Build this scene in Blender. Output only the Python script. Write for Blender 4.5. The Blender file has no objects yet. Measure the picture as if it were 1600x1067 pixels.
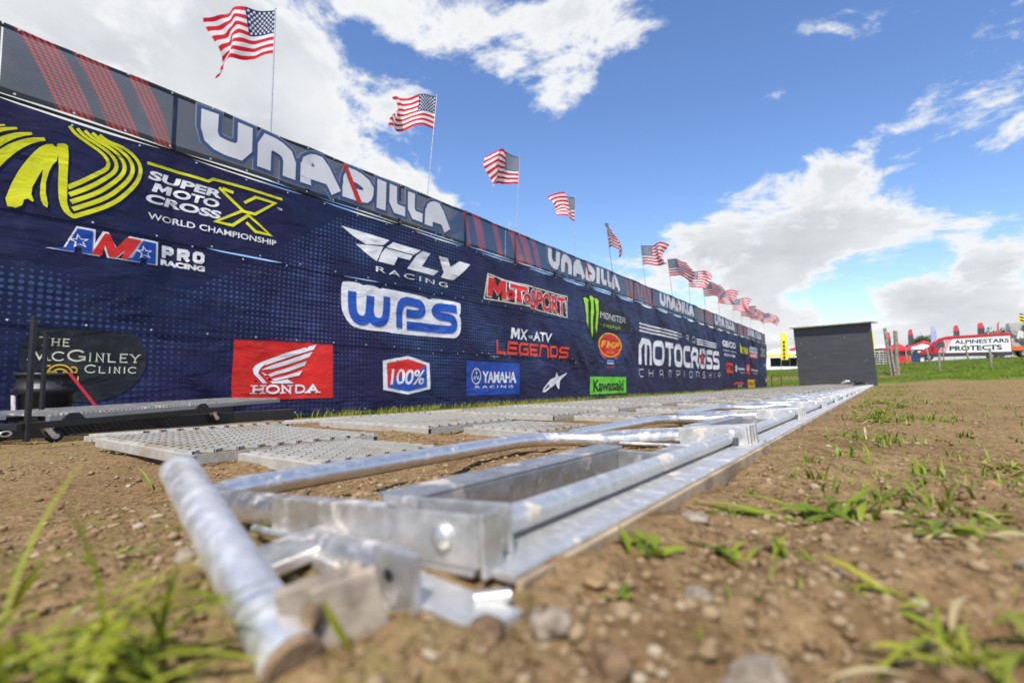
import bpy, bmesh, math, random
import numpy as np
from mathutils import Vector, Matrix

# ------------------------------------------------------------------ camera, world, sun, exposure
sc = bpy.context.scene
COL = sc.collection
R = math.radians
# world axes: +Y runs along the start gate, -X points at the banner wall, z = 0 is lens height (0.165 m above the dirt)
cam = bpy.data.cameras.new('camera'); cam.lens = 18.0; cam.sensor_width = 36.0
cam.clip_start = 0.02; cam.clip_end = 9000
cam.dof.use_dof = True; cam.dof.focus_distance = 2.2; cam.dof.aperture_fstop = 3.0
camo = bpy.data.objects.new('camera', cam); COL.objects.link(camo)
camo.location = (0, 0, 0); camo.rotation_euler = (R(90 + 3.9), 0, R(35.5))
sc.camera = camo

SUN_EL, SUN_AZ = 54.0, (0.36, -0.93)          # elevation, horizontal direction towards the sun
sc.view_settings.view_transform = 'Standard'; sc.view_settings.look = 'None'
sc.view_settings.exposure = 0.50; sc.view_settings.gamma = 1.0

def build_world():
    w = bpy.data.worlds.new('World'); sc.world = w; w.use_nodes = True
    nt = w.node_tree; N = nt.nodes; L = nt.links
    for n in list(N): N.remove(n)
    def nd(t, **k):
        n = N.new(t)
        for a, b in k.items(): setattr(n, a, b)
        return n
    def val(sock, v):
        if hasattr(v, 'node'): L.new(v, sock)
        else: sock.default_value = v
    def m(op, a, b=0.0, c=None, clamp=False):
        n = nd('ShaderNodeMath', operation=op, use_clamp=clamp)
        val(n.inputs[0], a); val(n.inputs[1], b)
        if c is not None: val(n.inputs[2], c)
        return n.outputs[0]
    def vm(op, a, b):
        n = nd('ShaderNodeVectorMath', operation=op)
        val(n.inputs[0], a); val(n.inputs[1], b)
        return n
    out = nd('ShaderNodeOutputWorld')
    sky = nd('ShaderNodeTexSky', sky_type='NISHITA'); sky.sun_disc = False
    sky.sun_elevation = R(SUN_EL); sky.sun_rotation = math.atan2(SUN_AZ[0], SUN_AZ[1])
    sky.air_density = 1.0; sky.dust_density = 0.6; sky.ozone_density = 2.4
    hs = nd('ShaderNodeHueSaturation'); hs.inputs['Saturation'].default_value = 1.14; hs.inputs['Hue'].default_value = 0.508; hs.inputs['Value'].default_value = 1.0
    L.new(sky.outputs[0], hs.inputs['Color'])
    bg1 = nd('ShaderNodeBackground'); L.new(hs.outputs[0], bg1.inputs[0]); bg1.inputs[1].default_value = 0.15
    tc = nd('ShaderNodeTexCoord'); d = tc.outputs['Generated']
    sep = nd('ShaderNodeSeparateXYZ'); L.new(d, sep.inputs[0])
    den = m('ADD', m('MAXIMUM', sep.outputs[2], 0.0), 0.30)
    cmb = nd('ShaderNodeCombineXYZ')
    L.new(m('DIVIDE', sep.outputs[0], den), cmb.inputs[0]); L.new(m('DIVIDE', sep.outputs[1], den), cmb.inputs[1])
    L.new(m('MULTIPLY', sep.outputs[2], 0.6), cmb.inputs[2])
    p = cmb.outputs[0]
    def noise(vec, scale, detail, rough, dist=0.0):
        n = nd('ShaderNodeTexNoise'); L.new(vec, n.inputs['Vector'])
        n.inputs['Scale'].default_value = scale; n.inputs['Detail'].default_value = detail
        n.inputs['Roughness'].default_value = rough; n.inputs['Distortion'].default_value = dist
        return n.outputs['Fac']
    n1 = noise(p, 3.4, 13, 0.64, 0.30)
    # cloud masses: (direction, angular radius in degrees, weight)
    dens = m('MULTIPLY', m('SUBTRACT', n1, 0.545), 2.9)
    for (dx, dy, dz, rad, wt) in CLOUDS:
        l = math.sqrt(dx*dx + dy*dy + dz*dz)
        dot = vm('DOT_PRODUCT', d, (dx/l, dy/l, dz/l)).outputs['Value']
        mr = nd('ShaderNodeMapRange', interpolation_type='SMOOTHSTEP')
        L.new(dot, mr.inputs['Value'])
        mr.inputs['From Min'].default_value = math.cos(R(rad)); mr.inputs['From Max'].default_value = 1.0
        mr.inputs['To Min'].default_value = 0.0; mr.inputs['To Max'].default_value = wt
        dens = m('ADD', dens, mr.outputs[0])
    mk = nd('ShaderNodeMapRange', interpolation_type='SMOOTHSTEP'); L.new(dens, mk.inputs['Value'])
    mk.inputs['From Min'].default_value = -0.04; mk.inputs['From Max'].default_value = 0.30
    mask = mk.outputs[0]
    # cloud shading: bright rims, greyer bellies
    n2 = noise(vm('ADD', p, (3.1, 1.7, 0.4)).outputs[0], 3.2, 7, 0.55, 0.1)
    th = nd('ShaderNodeMapRange', interpolation_type='SMOOTHSTEP'); L.new(dens, th.inputs['Value'])
    th.inputs['From Min'].default_value = 0.18; th.inputs['From Max'].default_value = 0.60
    sh = m('MULTIPLY', th.outputs[0], m('MULTIPLY', m('SUBTRACT', n2, 0.25, clamp=True), 1.7, clamp=True))
    mixc = nd('ShaderNodeMix', data_type='RGBA'); L.new(sh, mixc.inputs['Factor'])
    mixc.inputs[6].default_value = (0.66, 0.67, 0.68, 1); mixc.inputs[7].default_value = (0.38, 0.405, 0.44, 1)
    bg2 = nd('ShaderNodeBackground'); L.new(mixc.outputs[2], bg2.inputs[0]); bg2.inputs[1].default_value = 1.0
    mx = nd('ShaderNodeMixShader'); L.new(mask, mx.inputs[0]); L.new(bg1.outputs[0], mx.inputs[1]); L.new(bg2.outputs[0], mx.inputs[2])
    L.new(mx.outputs[0], out.inputs[0])

CLOUDS = [  # world directions of the cloud masses and of the blue openings: x, y, z, radius in degrees, weight
    (-0.881, 0.163, 0.443, 22, 0.3), (-0.807, 0.316, 0.499, 17, 0.3), (-0.720, 0.495, 0.487, 12, 0.26), (-0.779, 0.489, 0.391, 10, 0.22),
    (-0.674, 0.627, 0.390, 8, 0.28), (-0.638, 0.690, 0.342, 5, 0.2), (-0.631, 0.527, 0.569, 8, 0.26), (-0.560, 0.586, 0.585, 6, 0.2),
    (-0.562, 0.747, 0.355, 4, 0.0), (-0.673, 0.509, 0.537, 3.5, -0.3), (-0.592, 0.621, 0.515, 5, -0.28), (-0.565, 0.712, 0.417, 9, -0.3),
    (-0.636, 0.559, 0.533, 2.2, -0.2), (-0.410, 0.723, 0.557, 11, 0.26), (-0.442, 0.756, 0.482, 5, 0.24), (-0.329, 0.750, 0.573, 9, 0.22),
    (-0.237, 0.788, 0.568, 8, 0.16), (-0.349, 0.843, 0.409, 11, -0.34), (-0.269, 0.848, 0.457, 9, -0.25), (-0.205, 0.817, 0.539, 8, -0.12),
    (-0.143, 0.954, 0.265, 8.5, 0.4), (-0.042, 0.966, 0.256, 8.5, 0.38), (-0.233, 0.937, 0.260, 5, 0.22), (-0.291, 0.936, 0.198, 4, 0.26),
    (-0.357, 0.915, 0.190, 3.5, 0.15), (0.023, 0.976, 0.216, 5, 0.2), (-0.030, 0.989, 0.148, 4.5, -0.1), (0.074, 0.987, 0.142, 5.5, -0.12),
    (-0.111, 0.982, 0.150, 3, -0.05), (-0.202, 0.972, 0.118, 6, 0.46), (-0.132, 0.985, 0.108, 5, 0.4), (0.042, 0.996, 0.082, 5, 0.46),
    (0.102, 0.991, 0.092, 6, 0.48), (0.148, 0.986, 0.079, 6, 0.46), (-0.059, 0.996, 0.072, 4, 0.3), (0.145, 0.971, 0.191, 4, 0.34),
    (0.105, 0.970, 0.220, 3, 0.15), (0.163, 0.903, 0.397, 7, 0.26), (0.146, 0.944, 0.296, 6, -0.2), (-0.082, 0.895, 0.439, 10, -0.22),
    (0.052, 0.924, 0.380, 8, -0.15), (-0.491, 0.814, 0.311, 7, -0.2)]
build_world()
sl = bpy.data.lights.new('sun', 'SUN'); sl.energy = 4.6; sl.angle = R(0.53); sl.color = (1.0, 0.955, 0.88)
so = bpy.data.objects.new('sun', sl); COL.objects.link(so)
_h = math.hypot(*SUN_AZ); ce, se = math.cos(R(SUN_EL)), math.sin(R(SUN_EL))
so.rotation_euler = Vector((SUN_AZ[0]/_h*ce, SUN_AZ[1]/_h*ce, se)).to_track_quat('Z', 'Y').to_euler()
so.location = (5, -8, 20)

# ------------------------------------------------------------------ helpers
rng = random.Random(7)
nrg = np.random.RandomState(11)

_perm = nrg.rand(256, 256)
def vnoise(x, y, seed=0):
    """smooth value noise in [-1, 1], vectorised"""
    x = np.asarray(x, float) + seed*17.31; y = np.asarray(y, float) + seed*9.73
    xi = np.floor(x).astype(int); yi = np.floor(y).astype(int)
    fx = x - xi; fy = y - yi
    fx = fx*fx*fx*(fx*(fx*6 - 15) + 10); fy = fy*fy*fy*(fy*(fy*6 - 15) + 10)
    a = _perm[xi & 255, yi & 255]; b = _perm[(xi + 1) & 255, yi & 255]
    c = _perm[xi & 255, (yi + 1) & 255]; e = _perm[(xi + 1) & 255, (yi + 1) & 255]
    return ((a*(1 - fx) + b*fx)*(1 - fy) + (c*(1 - fx) + e*fx)*fy)*2 - 1

def sstep(a, b, x):
    t = np.clip((np.asarray(x, float) - a)/(b - a), 0, 1)
    return t*t*(3 - 2*t)

class G:
    """node-material helper"""
    def __init__(s, name):
        s.mat = bpy.data.materials.new(name); s.mat.use_nodes = True
        s.nt = s.mat.node_tree; s.N = s.nt.nodes; s.L = s.nt.links
        s.bsdf = s.N['Principled BSDF']; s.out = s.N['Material Output']
    def nd(s, t, **k):
        n = s.N.new(t)
        for a, b in k.items(): setattr(n, a, b)
        return n
    def set(s, sock, v):
        if hasattr(v, 'node'): s.L.new(v, sock)
        else: sock.default_value = v
    def m(s, op, a, b=0.0, clamp=False):
        n = s.nd('ShaderNodeMath', operation=op, use_clamp=clamp); s.set(n.inputs[0], a); s.set(n.inputs[1], b)
        return n.outputs[0]
    def uv(s):
        n = s.nd('ShaderNodeUVMap'); sp = s.nd('ShaderNodeSeparateXYZ'); s.L.new(n.outputs[0], sp.inputs[0])
        return n.outputs[0], sp.outputs[0], sp.outputs[1]
    def obj(s): return s.nd('ShaderNodeTexCoord').outputs['Object']
    def pos(s): return s.nd('ShaderNodeNewGeometry').outputs['Position']
    def noise(s, vec, scale, detail=4, rough=.55, dist=0.0, col=False):
        n = s.nd('ShaderNodeTexNoise'); s.L.new(vec, n.inputs['Vector'])
        n.inputs['Scale'].default_value = scale; n.inputs['Detail'].default_value = detail
        n.inputs['Roughness'].default_value = rough; n.inputs['Distortion'].default_value = dist
        return n.outputs['Color' if col else 'Fac']
    def ramp(s, f, a, b, lo=0.0, hi=1.0):
        n = s.nd('ShaderNodeMapRange', interpolation_type='SMOOTHSTEP'); s.L.new(f, n.inputs['Value'])
        n.inputs['From Min'].default_value = a; n.inputs['From Max'].default_value = b
        n.inputs['To Min'].default_value = lo; n.inputs['To Max'].default_value = hi
        return n.outputs[0]
    def mix(s, f, a, b):
        n = s.nd('ShaderNodeMix', data_type='RGBA'); s.set(n.inputs['Factor'], f)
        s.set(n.inputs[6], a if hasattr(a, 'node') else (*a, 1)); s.set(n.inputs[7], b if hasattr(b, 'node') else (*b, 1))
        return n.outputs[2]
    def base(s, c): s.set(s.bsdf.inputs['Base Color'], c if hasattr(c, 'node') else (*c, 1))
    def p(s, **k):
        for a, v in k.items(): s.set(s.bsdf.inputs[a.replace('_', ' ')], v)
    def bump(s, h, strength=.3, dist=.01):
        n = s.nd('ShaderNodeBump'); n.inputs['Strength'].default_value = strength; n.inputs['Distance'].default_value = dist
        s.L.new(h, n.inputs['Height']); s.L.new(n.outputs[0], s.bsdf.inputs['Normal'])
    def alpha(s, a): s.set(s.bsdf.inputs['Alpha'], a)

MATS = {}
def plain(name, c, rough=.6, metal=0.0, var=.12, scale=14.0, spec=None, bump=0.0):
    """a colour with a little grain and wear"""
    if name in MATS: return MATS[name]
    g = G(name); o = g.obj()
    n = g.noise(o, scale, 5, .6)
    dk = tuple(x*(1 - var*1.6) for x in c); lt = tuple(min(1, x*(1 + var)) for x in c)
    g.base(g.mix(g.ramp(n, .3, .7), dk, lt)); g.p(Metallic=metal)
    g.set(g.bsdf.inputs['Roughness'], g.ramp(g.noise(o, scale*2.3, 4), .3, .7, max(.05, rough - .1), min(1, rough + .1)))
    if spec is not None: g.p(Specular_IOR_Level=spec)
    if bump: g.bump(g.noise(o, scale*3, 5), bump, .004)
    MATS[name] = g.mat
    return g.mat

def prop(o, label=None, cat=None, group=None, kind=None):
    if label: o['label'] = label
    if cat: o['category'] = cat
    if group: o['group'] = group
    if kind: o['kind'] = kind
    return o
def thing(name, label, cat, loc=(0, 0, 0), rotz=0.0, group=None):
    o = bpy.data.objects.new(name, None); COL.objects.link(o); o.empty_display_size = .1
    o.location = loc; o.rotation_euler = (0, 0, rotz)
    return prop(o, label, cat, group)
def copy_tree(o, parent=None):
    c = o.copy(); COL.objects.link(c); c.parent = parent
    for ch in o.children: copy_tree(ch, c)
    return c

def mesh_obj(name, V, Fc, mats, parent=None, smooth=False, mi=None, uvs=None):
    me = bpy.data.meshes.new(name)
    me.from_pydata([tuple(map(float, v)) for v in V], [], [tuple(int(i) for i in f) for f in Fc])
    if not isinstance(mats, (list, tuple)): mats = [mats]
    for mt in mats: me.materials.append(mt)
    if mi is not None: me.polygons.foreach_set('material_index', list(mi))
    if smooth: me.polygons.foreach_set('use_smooth', [True]*len(me.polygons))
    if uvs is not None:
        u = me.uv_layers.new(name='UVMap'); idx = np.empty(len(me.loops), int); me.loops.foreach_get('vertex_index', idx)
        u.data.foreach_set('uv', np.asarray(uvs, float)[idx].ravel())
    me.update()
    o = bpy.data.objects.new(name, me); COL.objects.link(o); o.parent = parent
    return o

class MB:
    """collects boxes, tubes, prisms and lathes into one mesh"""
    def __init__(s): s.V = []; s.F = []; s.S = []
    def add(s, V, Fc, smooth=False):
        k = len(s.V); s.V += [tuple(v) for v in V]; s.F += [tuple(i + k for i in f) for f in Fc]; s.S += [smooth]*len(Fc)
    def box(s, c, size, rot=None, bev=0.0):
        x, y, z = (a/2 for a in size)
        if bev <= 0:
            V = [Vector((sx*x, sy*y, sz*z)) for sx in (-1, 1) for sy in (-1, 1) for sz in (-1, 1)]
            Fc = [(0, 1, 3, 2), (4, 6, 7, 5), (0, 4, 5, 1), (2, 3, 7, 6), (0, 2, 6, 4), (1, 5, 7, 3)]
        else:
            bm = bmesh.new(); bmesh.ops.create_cube(bm, size=1)
            for v in bm.verts: v.co = Vector((v.co.x*x*2, v.co.y*y*2, v.co.z*z*2))
            bmesh.ops.bevel(bm, geom=bm.edges[:], offset=bev, segments=2, affect='EDGES', profile=.6)
            bm.verts.index_update(); V = [v.co.copy() for v in bm.verts]; Fc = [tuple(v.index for v in f.verts) for f in bm.faces]; bm.free()
        if rot is not None: V = [rot @ v for v in V]
        s.add([v + Vector(c) for v in V], Fc); return s
    def tube(s, pts, r, n=10, caps=True, hollow=0.0):
        pts = [Vector(p) for p in pts]; rr = r if isinstance(r, (list, tuple)) else [r]*len(pts)
        T = []
        for i in range(len(pts)):
            a = pts[max(0, i - 1)]; b = pts[min(len(pts) - 1, i + 1)]; T.append((b - a).normalized())
        up = Vector((0, 0, 1)) if abs(T[0].z) < .9 else Vector((1, 0, 0))
        nx = (up - T[0]*up.dot(T[0])).normalized(); V = []
        for i, p in enumerate(pts):
            nx = (nx - T[i]*nx.dot(T[i])).normalized(); ny = T[i].cross(nx)
            V += [p + (nx*math.cos(2*math.pi*k/n) + ny*math.sin(2*math.pi*k/n))*rr[i] for k in range(n)]
        Fc = [(i*n + k, i*n + (k + 1) % n, (i + 1)*n + (k + 1) % n, (i + 1)*n + k) for i in range(len(pts) - 1) for k in range(n)]
        s.add(V, Fc, True)
        if hollow > 0:
            for e in (0, len(pts) - 1):
                c = pts[e]; ring = V[e*n:(e + 1)*n]
                inn = [c + (v - c)*(1 - hollow) for v in ring]; dp = T[e]*(-rr[e]*3 if e else rr[e]*3)
                deep = [v + dp for v in inn]
                VV = ring + inn + deep; k2 = []
                for k in range(n):
                    k2 += [(k, (k + 1) % n, n + (k + 1) % n, n + k), (n + k, n + (k + 1) % n, 2*n + (k + 1) % n, 2*n + k)]
                s.add(VV, k2 + [tuple(range(2*n, 3*n))])
        elif caps:
            s.add(V[:n], [tuple(range(n - 1, -1, -1))]); s.add(V[-n:], [tuple(range(n))])
        return s
    def prism(s, poly, axis, a, b, tf=None):
        """polygon (2D) extruded along an axis from a to b"""
        n = len(poly); V = []
        for t in (a, b):
            for (u, w) in poly:
                V.append(Vector({'x': (t, u, w), 'y': (u, t, w), 'z': (u, w, t)}[axis]))
        if tf: V = [tf(v) for v in V]
        s.add(V, [tuple(range(n - 1, -1, -1)), tuple(range(n, 2*n))] + [(i, (i + 1) % n, n + (i + 1) % n, n + i) for i in range(n)])
        return s
    def lathe(s, prof, n=16, c=(0, 0, 0), axis='z', cap=True):
        V = []
        for (r, h) in prof:
            for k in range(n):
                a = 2*math.pi*k/n; q = (r*math.cos(a), r*math.sin(a), h)
                if axis == 'y': q = (q[0], q[2], q[1])
                if axis == 'x': q = (q[2], q[0], q[1])
                V.append(Vector(q) + Vector(c))
        Fc = [(i*n + k, i*n + (k + 1) % n, (i + 1)*n + (k + 1) % n, (i + 1)*n + k) for i in range(len(prof) - 1) for k in range(n)]
        s.add(V, Fc, True)
        if cap: s.add(V[:n], [tuple(range(n))]); s.add(V[-n:], [tuple(range(n))])
        return s
    def build(s, name, mat, parent=None, fixn=True):
        o = mesh_obj(name, s.V, s.F, mat, parent)
        me = o.data; me.polygons.foreach_set('use_smooth', s.S)
        if fixn:
            bm = bmesh.new(); bm.from_mesh(me); bmesh.ops.recalc_face_normals(bm, faces=bm.faces[:]); bm.to_mesh(me); bm.free()
        return o

def rotm(ax, ang): return Matrix.Rotation(ang, 3, ax)

# ------------------------------------------------------------------ terrain
def gate_z(Y): return -.150 - .0102*np.clip(Y, -4, 42)
def ground_base(X, Y):
    X = np.asarray(X, float); Y = np.asarray(Y, float)
    Yc = np.clip(Y, -6, 44)
    z = np.interp(-X, [.35, .60, .86, 1.25, 1.8, 2.8, 4.3, 6.3, 10], [-.172, -.192, -.222, -.272, -.276, -.288, -.42, -.53, -.66])
    z = z + np.interp(-X, [.5, 1.3], [-.0102, -.0068])*Yc
    z = z + np.clip(X, 0, 14)*.045*sstep(2, 40, Y)
    # bank up to the paddock
    hill = np.clip(Y - 43, 0, 9)*.100 + np.clip(Y - 52, 0, 19)*.050 + np.clip(X + 4, -9, 9)*.02*sstep(44, 75, Y)
    hill = hill + np.clip(Y - 71, 0, 19)*.018 + np.clip(Y - 90, 0, 60)*.008
    return z + hill
OCT = [(1.6, .018), (.6, .013), (.23, .012), (.10, .0100), (.045, .0080), (.020, .0050)]
def ground_z(X, Y, step=.01):
    X = np.asarray(X, float); Y = np.asarray(Y, float)
    z = ground_base(X, Y)
    calm = 1 - .65*np.exp(-((X + .5)/.45)**2)*sstep(.1, .4, Y)*(1 - sstep(38, 40, Y))
    for i, (wl, a) in enumerate(OCT):
        w = 1 - sstep(wl*.22, wl*.55, step)
        nz = vnoise(X/wl, Y/wl, i + 1)
        if i in (3, 4): nz = np.sign(nz)*np.abs(nz)**.7
        z = z + a*nz*w*calm*(1 + (1.0*np.exp(-((X + .05)/.30)**2)*(1 - sstep(.32, .62, Y)) if i in (2, 3, 4) else 0))
    # churned heap of earth right in front of the lens and a scraped edge beside the sill
    z = z + .022*np.exp(-(((X + .16)/.10)**2 + ((Y - .24)/.07)**2))
    z = z - .012*np.exp(-(((X + .38)/.10)**2 + ((Y - .17)/.07)**2))
    return z
def gz(x, y): return float(ground_z(np.array([x]), np.array([y]), .008)[0])

def axis_coords(lo, hi, step, growth, far_lo, far_hi, cap=None):
    a = list(np.arange(lo, hi + 1e-6, step)); s = step; x = a[-1]; up = []
    while x < far_hi: s *= growth; x += min(s, cap(x) if cap else 1e9); up.append(x)
    s = step; x = a[0]; dn = []
    while x > far_lo: s *= growth; x -= min(s, cap(x) if cap else 1e9); dn.append(x)
    return np.array(dn[::-1] + a + up)
def build_ground():
    xs = axis_coords(-.75, .35, .0075, 1.035, -2500, 2500)
    ys = axis_coords(.0, 1.25, .0075, 1.032, -2500, 4500)
    XX, YY = np.meshgrid(xs, ys, indexing='ij')
    dx = np.gradient(xs)[:, None]*np.ones_like(XX); dy = np.gradient(ys)[None, :]*np.ones_like(XX)
    ZZ = ground_z(XX, YY, np.maximum(dx, dy)*.8)
    nx, ny = XX.shape
    V = np.stack([XX, YY, ZZ], -1).reshape(-1, 3)
    I = (np.arange(nx - 1)[:, None]*ny + np.arange(ny - 1)[None, :]).ravel()
    Fc = np.stack([I, I + ny, I + ny + 1, I + 1], -1)
    me = bpy.data.meshes.new('ground')
    me.vertices.add(len(V)); me.vertices.foreach_set('co', V.ravel())
    me.loops.add(Fc.size); me.loops.foreach_set('vertex_index', Fc.ravel().astype(np.int32))
    me.polygons.add(len(Fc)); me.polygons.foreach_set('loop_start', np.arange(0, Fc.size, 4, dtype=np.int32))
    me.polygons.foreach_set('use_smooth', np.ones(len(Fc), bool)); me.update(calc_edges=True)
    X, Y = V[:, 0], V[:, 1]
    edge = vnoise(X/2.5, Y/2.5, 31)*1.3 + vnoise(X/.7, Y/.7, 32)*.5
    gr = sstep(43.5, 45.5, Y + edge - .12*np.clip(X, -20, 20))
    gr = np.maximum(gr, sstep(-5.7, -6.5, X + edge*.22))
    gr = np.maximum(gr, .85*sstep(13, 17, X + edge*2))
    gr = gr*(1 - .85*np.exp(-((Y - 49.6 + edge*.2)/1.3)**2)*sstep(3.5, -1, X + edge))       # bare earth round the old posts
    at = me.attributes.new('grass_cover', 'FLOAT', 'POINT'); at.data.foreach_set('value', gr.astype(np.float32))
    o = bpy.data.objects.new('ground', me); COL.objects.link(o); prop(o, kind='structure')
    g = G('dirt'); P = g.pos()
    big = g.noise(P, 1.3, 6, .62); mid = g.noise(P, 9, 6, .65); fine = g.noise(P, 70, 5, .7)
    c = g.mix(g.ramp(big, .30, .70), (0.178, 0.108, 0.050), (0.296, 0.197, 0.099))
    c = g.mix(g.ramp(mid, .35, .68), c, (0.259, 0.171, 0.087))
    c = g.mix(g.m('MULTIPLY', g.ramp(fine, .52, .68), .75), c, (0.376, 0.260, 0.142))
    c = g.mix(g.m('MULTIPLY', g.ramp(fine, .50, .34), .90), c, (0.079, 0.047, 0.021))
    c = g.mix(g.m('MULTIPLY', g.ramp(g.noise(P, 3.2, 7, .72), .50, .34), .55), c, (0.113, 0.067, 0.031))
    c = g.mix(g.m('MULTIPLY', g.ramp(g.noise(P, .8, 5, .7, .6), .52, .70), .55), c, (0.140, 0.084, 0.037))
    vo = g.nd('ShaderNodeTexVoronoi'); g.L.new(P, vo.inputs['Vector']); vo.inputs['Scale'].default_value = 55
    peb = g.m('MULTIPLY', g.ramp(vo.outputs['Distance'], .34, .24), g.ramp(g.noise(P, 6, 3), .45, .62))
    c = g.mix(g.m('MULTIPLY', peb, .55), c, (0.347, 0.263, 0.162))
    ga = g.nd('ShaderNodeAttribute', attribute_name='grass_cover').outputs['Fac']
    g1 = g.noise(P, .55, 6, .6); g2 = g.noise(P, 5, 6, .7)
    gc = g.mix(g.ramp(g1, .32, .68), (0.052, 0.102, 0.009), (0.116, 0.160, 0.016))
    gc = g.mix(g.m('MULTIPLY', g.ramp(g2, .42, .7), .6), gc, (0.034, 0.061, 0.007))
    gc = g.mix(g.m('MULTIPLY', g.ramp(g.noise(P, .22, 5), .56, .70), .55), gc, (0.172, 0.131, 0.035))
    # sparse low green film on the trodden dirt
    film = g.m('MULTIPLY', g.ramp(g.noise(P, 1.3, 6, .7), .47, .64), g.ramp(g.noise(P, 22, 5, .75), .47, .60))
    c = g.mix(g.m('MULTIPLY', film, .60), c, (.125, .150, .022))
    g.base(g.mix(ga, c, gc)); g.p(Roughness=.95, Specular_IOR_Level=.03)
    h = g.m('ADD', g.m('MULTIPLY', mid, .5), g.m('ADD', g.m('MULTIPLY', fine, .35), g.m('MULTIPLY', peb, .35)))
    h = g.m('ADD', h, g.m('MULTIPLY', g.noise(P, 210, 4, .7), .22)); g.bump(h, 1.0, .020)
    me.materials.append(g.mat)
build_ground()

# ------------------------------------------------------------------ metals and common materials
def galv(name, c=(.56, .57, .58), rough=.32, dirt=.35, metal=.9, bmp=.10):
    g = G(name); o = g.obj()
    n = g.noise(o, 9, 5, .6); sp = g.noise(o, 60, 4, .6)
    cc = g.mix(g.ramp(n, .3, .7), tuple(x*.88 for x in c), c)
    cc = g.mix(g.m('MULTIPLY', g.ramp(sp, .45, .7), .35), cc, tuple(min(1, x*1.25) for x in c))
    df = g.m('MULTIPLY', g.ramp(g.noise(o, 13, 6, .70), .55, .68), dirt)
    cc = g.mix(df, cc, (.42, .31, .20)); g.base(cc)
    g.set(g.bsdf.inputs['Metallic'], g.m('SUBTRACT', metal, g.m('MULTIPLY', df, 1.6), clamp=True))
    g.set(g.bsdf.inputs['Roughness'], g.m('ADD', g.ramp(sp, .3, .7, rough - .07, rough + .10), g.m('MULTIPLY', df, .5)))
    g.bump(g.noise(o, 40, 5, .6), bmp, .003)
    df2 = g.m('MULTIPLY', g.ramp(g.noise(o, 90, 4, .7), .62, .72), dirt*.8); g.base(g.mix(df2, cc, (.33, .235, .145)))
    return g.mat
M_PIPE = galv('galvanised_pipe', (.77, .745, .71), .37, .45, .90, .05)
M_LEVER = galv('lever_zinc', (.86, .835, .80), .40, .16, .82, .0)
M_PLATE = galv('galvanised_plate', (.64, .62, .59), .42, .75, .85)
M_RAIL = galv('galvanised_rail', (.44, .44, .43), .46, .65, .85)
M_SILL = galv('sill_steel', (.68, .66, .62), .46, .90, .80)
M_MATFRAME = plain('weathered_zinc', (.42, .385, .325), .68, .25, .30, 9, bump=.3)
M_MATBAR = plain('weathered_bar', (.40, .365, .31), .62, .35, .35, 5, bump=.2)
M_BLACK = plain('black_paint', (.018, .018, .021), .42, 0, .2, 8)
M_BLACKPL = plain('black_plastic', (.020, .020, .022), .5, 0, .2, 6, bump=.1)
M_STEELDK = plain('dark_steel', (.10, .10, .105), .5, .7, .2, 12)
M_WOODPOST = plain('grey_wood', (.235, .205, .165), .85, 0, .3, 5, bump=.5)
M_MUD = plain('dried_mud', (0.187, 0.121, 0.066), .95, 0, .3, 45, bump=.8)

# ------------------------------------------------------------------ banner wall
WX = -6.3
def wslope(Y): return -.0068*(np.asarray(Y, float) - 3)
def wdisp(Y, v):
    Y = np.asarray(Y, float); v = np.asarray(v, float)
    a = .026*vnoise(Y/1.3, v/1.1, 3) + .016*vnoise((Y + v*.8)/.42, (v - Y*.25)/.75, 4)
    a = a + .0045*vnoise((Y - v*.6)/.16, (v + Y*.4)/.45, 5)
    ph_ = (Y - 2.36)/1.68; fr_ = ph_ - np.floor(ph_); bn = vnoise(np.floor(ph_)*.77 + .3, v*.7, 51)
    a = a + .030*np.sin(np.pi*fr_)*bn - .010*np.exp(-(np.minimum(fr_, 1 - fr_)/.022)**2)
    a = a + .016*vnoise((Y + 1.2*v)/.30, (v - .6*Y)/1.5, 6)*sstep(-.2, .5, vnoise(Y/1.9, v/.9, 7)) + .005*vnoise(Y/.19, v/1.8, 8)
    return a
def wP(Y, v, off=0.0):
    Y = np.asarray(Y, float); v = np.asarray(v, float)
    return np.stack([WX + wdisp(Y, v) + off, Y, v + wslope(Y)], -1)

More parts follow.
